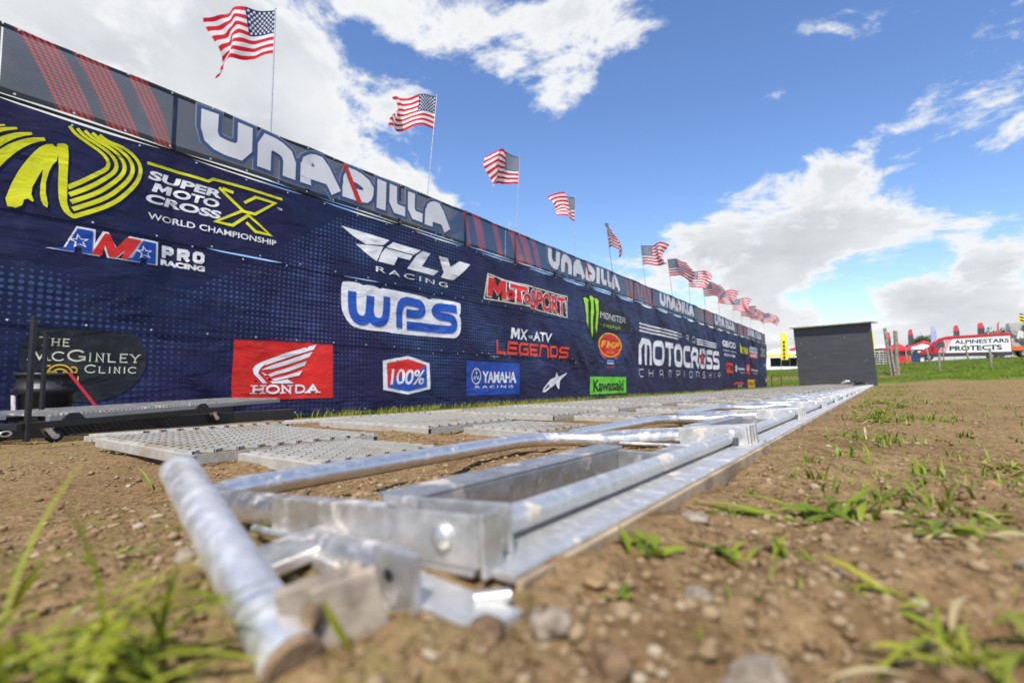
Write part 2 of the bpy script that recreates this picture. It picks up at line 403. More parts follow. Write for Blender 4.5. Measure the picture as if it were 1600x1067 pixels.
def banner_material():
    g = G('navy_banner_vinyl'); uv, u, v = g.uv(); P = g.pos()
    n = g.noise(uv, .35, 3, .5)
    c = g.mix(g.ramp(n, .38, .62), (.0095, .0155, .055), (.0175, .0125, .054))
    # plain purple-navy field with a slanting edge, halftone dots beyond it
    edge = g.m('SUBTRACT', u, g.m('ADD', 2.75, g.m('MULTIPLY', g.m('SUBTRACT', v, 1.1), 1.42)))
    hi = g.ramp(edge, -.04, .04); low = g.ramp(v, 1.12, .78)
    region = g.m('MAXIMUM', hi, low)
    def frac(x, s): return g.m('SUBTRACT', g.m('FRACT', g.m('DIVIDE', x, s)), .5)
    row = g.m('MULTIPLY', g.m('FLOOR', g.m('DIVIDE', v, .052)), .029)
    fx = frac(u, .066); fy = frac(v, .058)
    dist = g.m('SQRT', g.m('ADD', g.m('MULTIPLY', fx, fx), g.m('MULTIPLY', fy, fy)))
    fld = g.noise(uv, .85, 2, .4)
    rad = g.m('MULTIPLY', g.ramp(fld, .36, .66, .10, .40), region)
    dot = g.ramp(g.m('SUBTRACT', rad, dist), -.015, .035)
    fade = g.ramp(v, -.05, .45, .35, 1.0)
    c2 = g.mix(g.m('MULTIPLY', g.m('MULTIPLY', dot, fade), .72), c, (.055, .100, .225))
    dust = g.m('MULTIPLY', g.ramp(g.noise(uv, 5, 6, .7), .50, .78), .10)
    specks = g.m('MULTIPLY', g.ramp(g.noise(uv, 48, 2, .5), .70, .74), .5)
    c2 = g.mix(g.m('ADD', dust, specks, clamp=True), c2, (.17, .16, .16))
    g.base(c2); g.p(Roughness=.50, Specular_IOR_Level=.24)
    wr = g.nd('ShaderNodeMapping'); g.L.new(uv, wr.inputs['Vector']); wr.inputs['Rotation'].default_value = (0, 0, .5); wr.inputs['Scale'].default_value = (1.0, 2.6, 1)
    g.bump(g.m('ADD', g.noise(wr.outputs[0], 1.7, 3, .45, .9), g.m('MULTIPLY', g.noise(uv, 9, 3, .5), .05)), .5, .07)
    return g.mat
M_BANNER = banner_material()
def print_mat(name, c, rough=.45, dirt=.14):
    if name in MATS: return MATS[name]
    g = G(name); P = g.pos()
    d = g.m('MULTIPLY', g.ramp(g.noise(P, 4, 6, .7), .48, .75), dirt)
    g.base(g.mix(d, c, (.30, .25, .20))); g.p(Roughness=rough, Specular_IOR_Level=.26)
    wr = g.nd('ShaderNodeMapping'); g.L.new(P, wr.inputs['Vector']); wr.inputs['Rotation'].default_value = (.5, 0, 0); wr.inputs['Scale'].default_value = (1, 1, 2.4)
    g.bump(g.noise(wr.outputs[0], 1.7, 3, .45, .9), .45, .06)
    MATS[name] = g.mat
    return g.mat
WHITE = print_mat('print_white', (.74, .74, .75)); RED = print_mat('print_red', (.62, .022, .018)); YEL = print_mat('print_yellow', (.66, .66, .012))
BLUE = print_mat('print_blue', (.018, .085, .42)); PBLUE = print_mat('print_royal', (.012, .060, .34)); NAVY = print_mat('print_navy', (.012, .016, .060))
GREEN = print_mat('print_green', (.13, .55, .04)); BLK = print_mat('print_black', (.012, .012, .013)); ORG = print_mat('print_orange', (.72, .060, .018))
GOLD = print_mat('print_gold', (.68, .44, .03)); CREAM = print_mat('print_cream', (.70, .71, .50)); DGREY = print_mat('print_charcoal', (.020, .020, .026))
AMBER = print_mat('print_amber', (.80, .42, .01)); LIME = print_mat('print_lime', (.36, .72, .03)); SKYB = print_mat('print_sky', (.05, .25, .65))

def mesh_banner_material():
    g = G('printed_mesh_fabric'); uv, u, v = g.uv()            # u, v in metres inside one banner
    n = g.noise(uv, 1.2, 4, .6)
    c = g.mix(g.ramp(n, .3, .7), (.013, .026, .060), (.024, .040, .084))
    # slanting red dotted streaks at both ends of each banner
    tot = None
    for (c0, w, lean) in ((.18, .16, .52), (.58, .15, .50), (.98, .10, .46), (6.28, .05, .30), (6.62, .13, .34), (7.20, .10, .40)):
        cen = g.m('ADD', c0, g.m('MULTIPLY', g.m('SUBTRACT', .70, v), g.m('ADD', lean, g.m('MULTIPLY', v, .25))))
        k = g.ramp(g.m('ABSOLUTE', g.m('SUBTRACT', u, cen)), w, w*.80)
        tot = k if tot is None else g.m('MAXIMUM', tot, k)
    def frac(x, s): return g.m('SUBTRACT', g.m('FRACT', g.m('DIVIDE', x, s)), .5)
    sx = g.m('ADD', u, g.m('MULTIPLY', v, .5))
    fx = frac(sx, .052); fy = frac(v, .030)
    dist = g.m('SQRT', g.m('ADD', g.m('MULTIPLY', fx, fx), g.m('MULTIPLY', fy, fy)))
    dot = g.ramp(dist, .46, .34)
    edge = g.m('MAXIMUM', g.ramp(v, .07, .055), g.ramp(v, .605, .62))
    red = g.m('MULTIPLY', tot, dot)
    c = g.mix(edge, c, (.012, .014, .022)); c = g.mix(g.m('MULTIPLY', red, .9), c, (.50, .050, .035))
    g.base(c); g.p(Roughness=.8, Specular_IOR_Level=.2)
    wv = g.nd('ShaderNodeTexChecker'); g.L.new(uv, wv.inputs['Vector']); wv.inputs['Scale'].default_value = 90
    a = g.m('MAXIMUM', g.m('ADD', .83, g.m('MULTIPLY', wv.outputs['Fac'], .09)), g.m('MAXIMUM', g.m('MULTIPLY', edge, .97), g.m('MULTIPLY', red, .86)))
    g.alpha(a)
    return g.mat
M_MESH = mesh_banner_material()
def sheer(name, c, a):
    g = G(name); g.base(c); g.p(Roughness=.7, Specular_IOR_Level=.2); g.alpha(a)
    return g.mat
M_MWHITE = sheer('mesh_print_white', (.72, .73, .75), .86); M_MBLUE = sheer('mesh_print_blue', (.060, .095, .21), .88); M_MRED = sheer('mesh_print_red', (.50, .035, .03), .9)
M_MLINE = sheer('mesh_print_line', (.28, .33, .42), .9)

# ---- frame behind the banners
wall = thing('banner_wall', 'long dark steel scaffold frame carrying the sponsor banners', 'wall', (WX - .09, 2.36, 0))
POSTS = [2.36 + 1.68*k for k in range(-5, 23)]
def wl(p): return (p[0] - (WX - .09), p[1] - 2.36, p[2])
for Yp in POSTS:
    zb = gz(WX - .09, Yp) - .05
    MB().tube([wl((WX - .09, Yp, zb)), wl((WX - .09, Yp, 3.19 + float(wslope(Yp))))], .024, 8).build('post', M_STEELDK, wall)
for v in (3.17, 2.52, 1.47, .46, -.42):
    MB().tube([wl((WX - .055, -6, v + float(wslope(-6)))), wl((WX - .055, 39.4, v + float(wslope(39.4))))], .017, 6).build('rail', M_STEELDK, wall)

def strip(Y0, Y1, top, bot, step, off=0.0, vstep=.055, uvshift=(0, 0)):
    """a hung sheet: grid between bot(Y) and top(Y)"""
    ny = max(2, int(round((Y1 - Y0)/step)) + 1); Ys = np.linspace(Y0, Y1, ny)
    t0 = top(Ys); b0 = bot(Ys); nv = max(3, int((t0.max() - b0.min())/vstep) + 1)
    tt = np.linspace(0, 1, nv)
    YY = np.repeat(Ys[:, None], nv, 1); vv = b0[:, None] + (t0 - b0)[:, None]*tt[None, :]
    Pn = wP(YY, vv, off)
    V = Pn.reshape(-1, 3); UV = np.stack([YY - uvshift[0], vv - uvshift[1]], -1).reshape(-1, 2)
    I = (np.arange(ny - 1)[:, None]*nv + np.arange(nv - 1)[None, :]).ravel()
    return V, np.stack([I, I + nv, I + nv + 1, I + 1], -1), UV
def bay(Y): return np.abs(np.sin(np.pi*(np.asarray(Y, float) - 2.36)/1.68))
def baynoise(Y, seed): return vnoise(np.floor((np.asarray(Y, float) - 2.36)/1.68)*.77, np.full(np.shape(Y), .5), seed)

SEG = [(-6.0, 7.62), (7.62, 15.4), (15.4, 26.55), (26.55, 39.4)]
LB = [['navy top-row banner with large yellow curved-track emblem and silver winged logo', 'navy top-row banner with red outlined lettering and green claw mark',
       'navy top-row banner with white speed lines around small spaced lettering', 'navy top-row banner at the far end with white, yellow and blue sponsor marks'],
      ['navy middle-row banner with star-lettered red and blue logo and big blue initials', 'navy middle-row banner with orange-red block title and round red-and-gold badge',
       'navy middle-row banner with giant white block word and red star', 'navy middle-row banner at the far end with four small white and red sponsor marks'],
      ['navy bottom-row banner with dark oval clinic logo, red wing square and hexagon badge', 'navy bottom-row banner with royal blue panel, white star logo and green panel',
       'navy bottom-row banner with thin wide-spaced white lettering', 'navy bottom-row banner at the far end with yellow square mark']]
ROWV = [(2.505, 1.475), (1.49, .455), (.475, -.50)]
BAN = {}
for r, (vt, vb) in enumerate(ROWV):
    for s, (a, b) in enumerate(SEG):
        if r == 2: a, b = (6.9 if a == 7.62 else a), (6.9 if b == 7.62 else b)
        step = (.055, .075, .11, .16)[s]
        if r == 0: top = lambda Y: vt - .018 - .062*bay(Y)*(.75 + .4*baynoise(Y, 8))
        else: top = (lambda Y, r=r: vt + .035 - .075*bay(Y)*np.clip(baynoise(Y, 8 + r)*1.3 + .35, 0, 1))
        bot = (lambda Y, r=r: vb + .010*vnoise(np.asarray(Y)/.9, np.zeros(np.shape(Y)), 40 + r))
        V, Fc, UV = strip(a, b, top, bot, step, off=(.016, .008, 0)[r])
        o = mesh_obj('printed_banner', V - np.array([0, 0, 0]), Fc, M_BANNER, None, True, uvs=UV)
        prop(o, LB[r][s], 'banner', 'navy sponsor banners on the wall'); BAN[(r, s)] = o
        if s < 2:
            gm_ = MB()
            for Y in np.arange(max(a, -1) + .2, b, .56): gm_.lathe([(.010, 0), (.010, .003)], 6, tuple(wP(Y, float(top(np.array([Y]))[0]) - .03, (.016, .008, 0)[r] + .004)), 'x'); gm_.lathe([(.010, 0), (.010, .003)], 6, tuple(wP(Y + .2, vb + .035, (.016, .008, 0)[r] + .004)), 'x')
            gm_.build('grommets', plain('grommet_zinc', (.7, .7, .7), .4, .5), o)['kind'] = 'stuff'
ROWOFF = (.016, .008, 0)

# ---- print: shapes given in metres on the wall, laid 4 to 10 mm proud of the cloth
def lay(name, V2, Fc, mat, parent, off, step=.10, smooth=True):
    """flat shapes (Y, v) cut on a grid so that they follow the folds of the cloth"""
    bm = bmesh.new(); vs = [bm.verts.new((p[0], p[1], (p[2] if len(p) > 2 else 0.0))) for p in V2]
    for f in Fc:
        try: bm.faces.new([vs[i] for i in f])
        except ValueError: pass
    A = np.array([[v.co.x, v.co.y] for v in bm.verts]); lo, hi = A.min(0), A.max(0)
    for ax in (0, 1):
        st = max(step, (hi[ax] - lo[ax])/60); x = math.ceil(lo[ax]/st)*st + 1e-4
        while x < hi[ax]:
            bmesh.ops.bisect_plane(bm, geom=bm.verts[:] + bm.edges[:] + bm.faces[:], dist=1e-6,
                                   plane_co=(x, 0, 0) if ax == 0 else (0, x, 0), plane_no=(1, 0, 0) if ax == 0 else (0, 1, 0))
            x += st
    for f in bm.faces:
        f.normal_update()
        if f.normal.z < 0: f.normal_flip()
        f.smooth = smooth
    C = np.array([v.co[:] for v in bm.verts])
    Pn = wP(C[:, 0], C[:, 1], off); Pn[:, 0] += C[:, 2]
    for v, q in zip(bm.verts, Pn): v.co = q
    me = bpy.data.meshes.new(name); bm.to_mesh(me); bm.free(); me.materials.append(mat)
    o = bpy.data.objects.new(name, me); COL.objects.link(o); o.parent = parent
    return o

_txt_cache = {}
def text2d(body, bold=0.0, spacing=1.0):
    key = (body, bold, spacing)
    if key in _txt_cache: return _txt_cache[key]
    cu = bpy.data.curves.new('t', 'FONT'); cu.body = body; cu.size = 1; cu.offset = bold; cu.space_character = spacing; cu.resolution_u = 4
    cu.dimensions = '2D'; cu.fill_mode = 'BOTH'
    o = bpy.data.objects.new('t', cu); COL.objects.link(o)
    dg = bpy.context.evaluated_depsgraph_get(); me = bpy.data.meshes.new_from_object(o.evaluated_get(dg))
    V = np.array([v.co[:2] for v in me.vertices]); Fc = [tuple(p.vertices) for p in me.polygons]
    bpy.data.objects.remove(o); bpy.data.curves.remove(cu); bpy.data.meshes.remove(me)
    _txt_cache[key] = (V, Fc)
    return V, Fc
def fit(V, box, shear=0.0, rise=0.0):
    """fit 2D points into (Y0, Y1, v0, v1)"""
    V = np.array(V, float); lo, hi = V[:, :2].min(0), V[:, :2].max(0); t = (V[:, :2] - lo)/(hi - lo)
    Y0, Y1, v0, v1 = box; w = (Y1 - Y0) - abs(shear)*(v1 - v0)
    out = np.zeros((len(V), V.shape[1])); out[:, 0] = Y0 + t[:, 0]*w + shear*t[:, 1]*(v1 - v0); out[:, 1] = v0 + t[:, 1]*(v1 - v0) + rise*t[:, 0]
    if V.shape[1] > 2: out[:, 2] = V[:, 2]
    return out
def wtext(body, box, mat, parent, off=.012, bold=.03, shear=0.0, spacing=1.0, name='lettering', outline=None, ow=.06, step=.10, rise=0.0):
    V, Fc = text2d(body, bold, spacing)
    if outline is not None:
        V2, F2 = text2d(body, bold + ow, spacing)
        lo, hi = V.min(0), V.max(0); lo2, hi2 = V2.min(0), V2.max(0)
        sx = (box[1] - box[0])/(hi[0] - lo[0]); sy = (box[3] - box[2])/(hi[1] - lo[1])
        b2 = (box[0] - (lo[0] - lo2[0])*sx, box[1] + (hi2[0] - hi[0])*sx, box[2] - (lo[1] - lo2[1])*sy, box[3] + (hi2[1] - hi[1])*sy)
        lay(name, fit(V2, b2, shear, rise), F2, outline, parent, off - .004, step)
    return lay(name, fit(V, box, shear, rise), Fc, mat, parent, off, step)
def wpoly(polys, mat, parent, off=.010, name='emblem', step=.10):
    V, Fc = [], []
    for k, P in enumerate(polys):
        Fc.append(tuple(range(len(V), len(V) + len(P)))); V += [(p[0], p[1], k*.0004) for p in P]
    return lay(name, V, Fc, mat, parent, off, step)
def ribbon(pts, w, closed=False):
    """mitred stroke along a polyline -> (verts, quads); w may be a list"""
    P = [np.array(p, float) for p in pts]; n = len(P); W = w if isinstance(w, (list, tuple)) else [w]*n; L_, R_ = [], []
    for i in range(n):
        a = P[i - 1] if (closed or i > 0) else None; b = P[(i + 1) % n] if (closed or i < n - 1) else None
        d1 = (P[i] - a)/np.linalg.norm(P[i] - a) if a is not None else None
        d2 = (b - P[i])/np.linalg.norm(b - P[i]) if b is not None else None
        if d1 is None: d1 = d2
        if d2 is None: d2 = d1
        n1 = np.array([-d1[1], d1[0]]); n2 = np.array([-d2[1], d2[0]]); mv = n1 + n2; q = np.linalg.norm(mv)
        mv = n1 if q < 1e-6 else mv/q; k = min(1/max(.35, mv @ n1), 2.2)
        L_.append(P[i] + mv*W[i]/2*k); R_.append(P[i] - mv*W[i]/2*k)
    V = L_ + R_; m = n if closed else n - 1
    return V, [(i, (i + 1) % n, n + (i + 1) % n, n + i) for i in range(m)]
def wlines(lines, w, mat, parent, off=.010, name='stripe', step=.10, closed=False):
    V, Fc = [], []
    for k, ln in enumerate(lines):
        v, f = ribbon(ln, w, closed); Fc += [tuple(i + len(V) for i in q) for q in f]; V += [(p[0], p[1], k*.0003) for p in v]
    return lay(name, V, Fc, mat, parent, off, step)
def cut(pts, n=2, closed=False):
    """corner cutting: rounds a polyline (any dimension), keeps open ends"""
    P = [np.array(p, float) for p in pts]
    for _ in range(n):
        Q = [] if closed else [P[0]]; m = len(P) if closed else len(P) - 1
        for i in range(m):
            a, b = P[i], P[(i + 1) % len(P)]
            if closed or i > 0: Q.append(a*.75 + b*.25)
            if closed or i < m - 1: Q.append(a*.25 + b*.75)
        P = Q if closed else Q + [P[-1]]
    return [tuple(p) for p in P]
def mshape(x0, x1, z0, z1, sh=0.0): return [(x0 + (x1 - x0)*u + sh*w*(z1 - z0), z0 + (z1 - z0)*w) for u, w in ((0, 0), (.04, 1), (.32, 1), (.51, .55), (.70, 1), (.98, 1), (1, 0), (.74, 0), (.74, .52), (.51, .12), (.28, .52), (.26, 0))]
def arc(cx, cy, rx, ry, a0, a1, n=14): return [(cx + rx*math.cos(R(a0 + (a1 - a0)*i/n)), cy + ry*math.sin(R(a0 + (a1 - a0)*i/n))) for i in range(n + 1)]
def star(cx, cy, rx, ry, a0=90, inner=.40): return [(cx + (rx if i % 2 == 0 else rx*inner)*math.cos(R(a0 + 36*i)), cy + (ry if i % 2 == 0 else ry*inner)*math.sin(R(a0 + 36*i))) for i in range(10)]

# squared stroke alphabet: centre lines in a unit cell
GL = {
 'A': [[(0, 0), (0, .78), (.22, 1), (.78, 1), (1, .78), (1, 0)], [(0, .40), (1, .40)]],
 'B': [[(0, 0), (0, 1), (.85, 1), (1, .85), (1, .6), (.85, .5), (0, .5)], [(.8, .5), (1, .4), (1, .12), (.85, 0), (0, 0)]],
 'C': [[(1, 1), (.2, 1), (0, .82), (0, .18), (.2, 0), (1, 0)]],
 'D': [[(0, 0), (0, 1), (.72, 1), (1, .74), (1, .26), (.72, 0), (-.02, 0)]],
 'E': [[(1, 1), (0, 1), (0, 0), (1, 0)], [(0, .5), (.88, .5)]],
 'G': [[(1, 1), (.2, 1), (0, .82), (0, .18), (.2, 0), (1, 0), (1, .48), (.55, .48)]],
 'H': [[(0, 0), (0, 1)], [(1, 0), (1, 1)], [(0, .5), (1, .5)]],
 'I': [[(0, 0), (0, 1)]],
 'L': [[(0, 1), (0, 0), (1, 0)]],
 'M': [[(0, 0), (0, 1), (.86, 1), (1, .86), (1, 0)], [(.5, 1), (.5, 0)]],
 'N': [[(0, 0), (0, 1), (.78, 1), (1, .8), (1, 0)]],
 'O': [[(.5, 1), (.8, 1), (1, .82), (1, .18), (.8, 0), (.2, 0), (0, .18), (0, .82), (.2, 1), (.52, 1)]],
 'P': [[(0, 0), (0, 1), (.85, 1), (1, .87), (1, .55), (.85, .42), (0, .42)]],
 'R': [[(0, 0), (0, 1), (.85, 1), (1, .87), (1, .58), (.85, .45), (0, .45)], [(.55, .45), (1, 0)]],
 'S': [[(1, 1), (.15, 1), (0, .88), (0, .62), (.15, .5), (.85, .5), (1, .38), (1, .12), (.85, 0), (0, 0)]],
 'T': [[(0, 1), (1, 1)], [(.5, 1), (.5, 0)]],
 'U': [[(0, 1), (0, .25), (.22, 0), (1, 0), (1, 1)]],
 'W': [[(0, 1), (0, .2), (.15, 0), (.85, 0), (1, .2), (1, 1)], [(.5, 1), (.5, 0)]],
 'Z': [[(0, 1), (1, 1), (0, 0), (1, 0)]], 'K': [[(0, 0), (0, 1)], [(1, 1), (.1, .5), (1, 0)]], 'Y': [[(0, 1), (.5, .5), (1, 1)], [(.5, .5), (.5, 0)]],
}
def blockword(word, box, th, widths=None, gap=.16, extra=0.0, shear=0.0, glyphs=GL, rnd=0):
    """word drawn with squared strokes; th = stroke as a fraction of the letter height; returns verts and quads"""
    Y0, Y1, v0, v1 = box; h = v1 - v0
    ws = [(widths or {}).get(ch, .16 if ch == 'I' else .62) for ch in word]
    tot = sum(ws) + gap*(len(word) - 1); k = (Y1 - Y0)/tot; V, Fc, x, n = [], [], Y0, 0
    t = th*h
    for ch, w in zip(word, ws):
        ww = w*k
        for ln in glyphs[ch]:
            tx = min(t, ww*.48) if ch != 'I' else min(t, ww)
            pts = [(x + tx/2 + a*(ww - tx), v0 + t/2 + b*(h - t)) for a, b in ln]
            # square stroke ends
            def ext(p, q, first):
                d = np.array(p) - np.array(q); L = np.linalg.norm(d); return tuple(np.array(p) + d/L*(t/2 + extra/2))
            pts = [ext(pts[0], pts[1], 1)] + pts[1:-1] + [ext(pts[-1], pts[-2], 0)]
            if rnd and len(pts) > 2: pts = cut(pts, rnd)
            v, f = ribbon(pts, (tx if ch != 'I' else tx) + extra); n0 = len(V)
            V += [(p[0] + shear*(p[1] - v0), p[1], n*.0005) for p in v]; Fc += [tuple(i + n0 for i in q) for q in f]; n += 1
        x += ww + gap*k
    return V, Fc
def wblock(word, box, th, mat, parent, off=.012, outline=None, ow=.05, name='lettering', step=.10, **k):
    if outline is not None:
        V, Fc = blockword(word, box, th, extra=ow, **k); lay(name, V, Fc, outline, parent, off - .005, step)
    V, Fc = blockword(word, box, th, **k); return lay(name, V, Fc, mat, parent, off, step)
# slab / serif alphabet for the two seriffed names
def _ring(cx=.5, rx=.5): return [(cx + rx*math.cos(R(90 - a)), .5 + .5*math.sin(R(90 - a))) for a in range(0, 375, 15)]
SER = {
 'H': ([[(.2, 0), (.2, 1)], [(.8, 0), (.8, 1)], [(.2, .5), (.8, .5)]], [(.2, 0), (.2, 1), (.8, 0), (.8, 1)]),
 'O': ([_ring()], []), 'D': ([[(.2, 0), (.2, 1), (.55, 1), (.82, .88), (.95, .62), (.95, .38), (.82, .12), (.55, 0), (.18, 0)]], []),
 'N': ([[(.2, 0), (.2, 1), (.8, 0), (.8, 1)]], [(.2, 0), (.8, 1)]), 'A': ([[(.12, 0), (.5, 1), (.88, 0)], [(.28, .36), (.72, .36)]], [(.12, 0), (.88, 0)]),
 'T': ([[(.06, 1), (.94, 1)], [(.5, 1), (.5, 0)]], [(.5, 0)]), 'E': ([[(.88, 1), (.2, 1), (.2, 0), (.9, 0)], [(.2, .52), (.75, .52)]], []),
 'M': ([[(.12, 0), (.2, 1), (.5, .1), (.8, 1), (.88, 0)]], [(.12, 0), (.88, 0)]), 'C': ([arc(.52, .5, .46, .5, 40, 320, 18)], []),
 'G': ([arc(.52, .5, .46, .5, 40, 340, 18), [(.95, .05), (.95, .42), (.62, .42)]], []), 'I': ([[(.5, 0), (.5, 1)]], [(.5, 0), (.5, 1)]),
 'L': ([[(.2, 1), (.2, 0), (.9, 0)]], [(.2, 1)]), 'Y': ([[(.08, 1), (.5, .48), (.92, 1)], [(.5, .48), (.5, 0)]], [(.5, 0), (.08, 1), (.92, 1)]),
}
def wserif(word, box, th, mat, parent, off=.012, slab=.34, slabth=.6, widths=None, gap=.08, small=None, step=.10, name='lettering'):
    Y0, Y1, v0, v1 = box; ws = [(widths or {}).get(c.upper(), .8)*(1 if (small is None or c.isupper()) else small) for c in word]
    k = (Y1 - Y0)/(sum(ws) + gap*(len(word) - 1)); x = Y0; V, Fc, n = [], [], 0
    for c, w in zip(word, ws):
        h = (v1 - v0)*(1 if (small is None or c.isupper()) else small); t = th*h; ww = w*k; st, sl = SER[c.upper()]
        items = [([(x + a*ww, v0 + t*.3 + b*(h - t*.6)) for a, b in ln], t) for ln in st]
        items += [([(x + a*ww - slab*ww*.55, v0 + t*.3 + b*(h - t*.6)), (x + a*ww + slab*ww*.55, v0 + t*.3 + b*(h - t*.6))], t*slabth) for a, b in sl]
        for pts, tt in items:
            v, f = ribbon(pts, tt); n0 = len(V); V += [(p[0], p[1], n*.0004) for p in v]; Fc += [tuple(i + n0 for i in q) for q in f]; n += 1
        x += ww + gap*k
    return lay(name, V, Fc, mat, parent, off, step)

def row_off(r): return ROWOFF[r] + .006
def fixv(Y, z): return z + .0068*(Y - 3)
def bx(Y0, Y1, z0, z1): m = (Y0 + Y1)/2; return (Y0, Y1, fixv(m, z0), fixv(m, z1))

def sponsors_near():
    b = BAN[(0, 0)]; o = row_off(0)
    # yellow curved-track emblem
    for i in range(5):
        d = i*.062
        pts = [(1.42 + d*.95, 2.40 + d*.02), (1.47 + d*1.05, 2.335 + d*.12), (1.60 + d*1.05, 2.275 + d*.33), (1.70 + d*1.08, 2.22 + d*.30), (1.745 + d*1.12, 2.15 + d*.22), (1.73 + d*1.15, 2.08), (1.66 + d*1.12, 2.01 - d*.35), (1.55 + d*.9, 1.90 - d*.75), (1.435 + d*.25, 1.80 - d*1.08)]
        q3 = cut([(p[0], p[1], w_) for p, w_ in zip(pts, [.030, .030, .030, .032, .034, .036, .038, .040, .042])], 2); wlines([[q[:2] for q in q3]], [q[2] for q in q3], YEL, b, o + i*.0006, 'emblem_track')
    wpoly([cut([(1.325, 2.185), (1.39, 2.215), (1.425, 2.195), (1.43, 1.80), (1.44, 1.60), (1.52, 1.515), (1.47, 1.51), (1.40, 1.57), (1.365, 1.72), (1.36, 2.06)], 1, True)], YEL, b, o + .004, 'emblem_track')
    wpoly([cut([(1.325, 2.185), (1.36, 2.06), (1.30, 1.95), (1.27, 1.75), (1.31, 1.55), (1.255, 1.585), (1.235, 1.70), (1.255, 1.93), (1.23, 1.86), (1.17, 1.68), (1.21, 1.575), (1.14, 1.62), (1.12, 1.51), (1.00, 1.50), (1.06, 1.78), (1.16, 2.02), (1.24, 2.15)], 1, True)], YEL, b, o + .0045, 'emblem_track')
    for i, (y0, z0, w) in enumerate(((1.25, 2.205, .055), (1.16, 2.225, .045), (1.06, 2.235, .036), (.98, 2.23, .028))):
        q3 = cut([(y0, z0, w*.5), (y0 - .12, z0 - .06, w), (y0 - .26, z0 - .22, w*1.5), (y0 - .42, z0 - .52, w*1.9), (y0 - .58, z0 - .74, w*2.1)], 2)
        wlines([[q[:2] for q in q3]], [q[2] for q in q3], YEL, b, o + .001 + i*.0005, 'emblem_track')
    wlines([[(2.08, 2.275), (2.70, 2.275), (2.75, 2.315), (3.60, 2.315)]], .030, YEL, b, o, 'yellow_bar')
    wtext('SUPER', (2.09, 2.875, 2.105, 2.205), WHITE, b, o, .040, .25)
    wpoly([mshape(2.13, 2.315, 1.98, 2.08, .25)], WHITE, b, o, 'lettering'); wtext('OTO', (2.335, 2.84, 1.98, 2.08), WHITE, b, o, .040, .25)
    wtext('CROSS', (2.07, 2.86, 1.85, 1.95), WHITE, b, o, .040, .25)
    wtext('WORLD CHAMPIONSHIP', (2.11, 3.52, 1.675, 1.745), WHITE, b, o, .016)
    wlines([[(2.82, 2.235), (3.11, 2.02), (3.24, 2.02), (3.50, 2.235), (3.24, 2.235), (3.11, 2.13)], [(2.86, 2.235), (2.98, 2.22)]], .034, YEL, b, o + .001, 'yellow_cross')
    wlines([[(3.10, 2.03), (2.79, 1.815), (2.98, 1.815), (3.16, 1.985), (3.44, 1.80), (3.25, 1.80), (3.14, 1.89)]], .034, YEL, b, o + .002, 'yellow_cross')
    wtext('TM', (3.53, 3.60, 2.165, 2.19), WHITE, b, o, .02)
    # silver winged logo
    wpoly([[(4.52, 2.20), (5.42, 2.185), (5.30, 2.08), (4.96, 2.02), (4.72, 2.10)], [(4.78, 1.985), (5.30, 2.055), (5.17, 1.795), (5.00, 1.86)],
           [(5.36, 2.06), (5.50, 2.17), (6.12, 2.165), (5.96, 2.06)], [(5.34, 2.04), (5.93, 2.04), (5.86, 1.95), (5.60, 1.95), (5.52, 1.80), (5.20, 1.80), (5.26, 1.94)],
           [(6.02, 2.06), (6.16, 2.165), (6.36, 2.165), (6.16, 1.90), (6.60, 1.90), (6.46, 1.795), (5.80, 1.795)],
           [(6.58, 2.165), (6.80, 2.165), (6.88, 2.02), (7.10, 2.165), (7.42, 2.165), (6.98, 1.795), (6.66, 1.795), (6.74, 1.90)]], WHITE, b, o, 'winged_letters')
    wtext('RACING', (5.15, 6.84, 1.635, 1.72), WHITE, b, o, .0, 0, 1.35)
    # middle row
    b = BAN[(1, 0)]; o = row_off(1)
    def ama(x0, x1, mat, kind):
        z0, z1 = 1.195, 1.425; w = x1 - x0
        if kind == 'A':
            P = [(x0 - .10, z0), (x0 + .02, z0 + .03), (x0 + w*.45, z1), (x1, z1), (x1, z0), (x1 - w*.38, z0), (x1 - w*.36, z0 + .05), (x0 + w*.38, z0 + .05), (x0 + w*.42, z0)]
        else: P = [(x0, z0), (x0 + .10, z1), (x0 + w*.36, z1), (x0 + w*.50, z0 + .10), (x0 + w*.72, z1), (x1 + .02, z1), (x1 - .10, z0), (x1 - w*.38, z0), (x1 - w*.30, z0 + .10), (x0 + w*.50, z0), (x0 + w*.36, z0), (x0 + w*.26, z0 + .12), (x0 + w*.22, z0)]
        c = np.mean(P, 0); wpoly([[(c[0] + (p[0] - c[0])*1.10 + (.008 if p[0] > c[0] else -.008), c[1] + (p[1] - c[1])*1.12) for p in P]], WHITE, b, o - .002 + (.001 if kind == 'M' else 0), 'initial_outline')
        wpoly([P], mat, b, o + .002, 'initial')
        if kind == 'A':
            wpoly([star(x0 + w*.52, z0 + .105, .085, .075, 100)], WHITE, b, o + .0045, 'star'); wpoly([star(x0 + w*.53, z0 + .105, .055, .05, 100)], PBLUE, b, o + .006, 'star')
    ama(1.43, 1.65, PBLUE, 'A'); ama(1.97, 2.20, PBLUE, 'A'); ama(1.645, 2.04, RED, 'M')
    wblock('PRO', (2.26, 2.69, 1.285, 1.42), .30, WHITE, b, o); wtext('RACING', (2.25, 2.70, 1.20, 1.265), WHITE, b, o, .06)
    # blue initials in a white surround
    wide = {'W': .95, 'P': .78, 'S': .80}
    W3 = [[(4.74, 1.27), (4.74, 1.00), (4.80, .88), (4.92, .84), (5.02, .88), (5.06, 1.00), (5.06, 1.24)], [(5.06, 1.0), (5.10, .88), (5.22, .84), (5.34, .88), (5.38, 1.0), (5.38, 1.27)]]
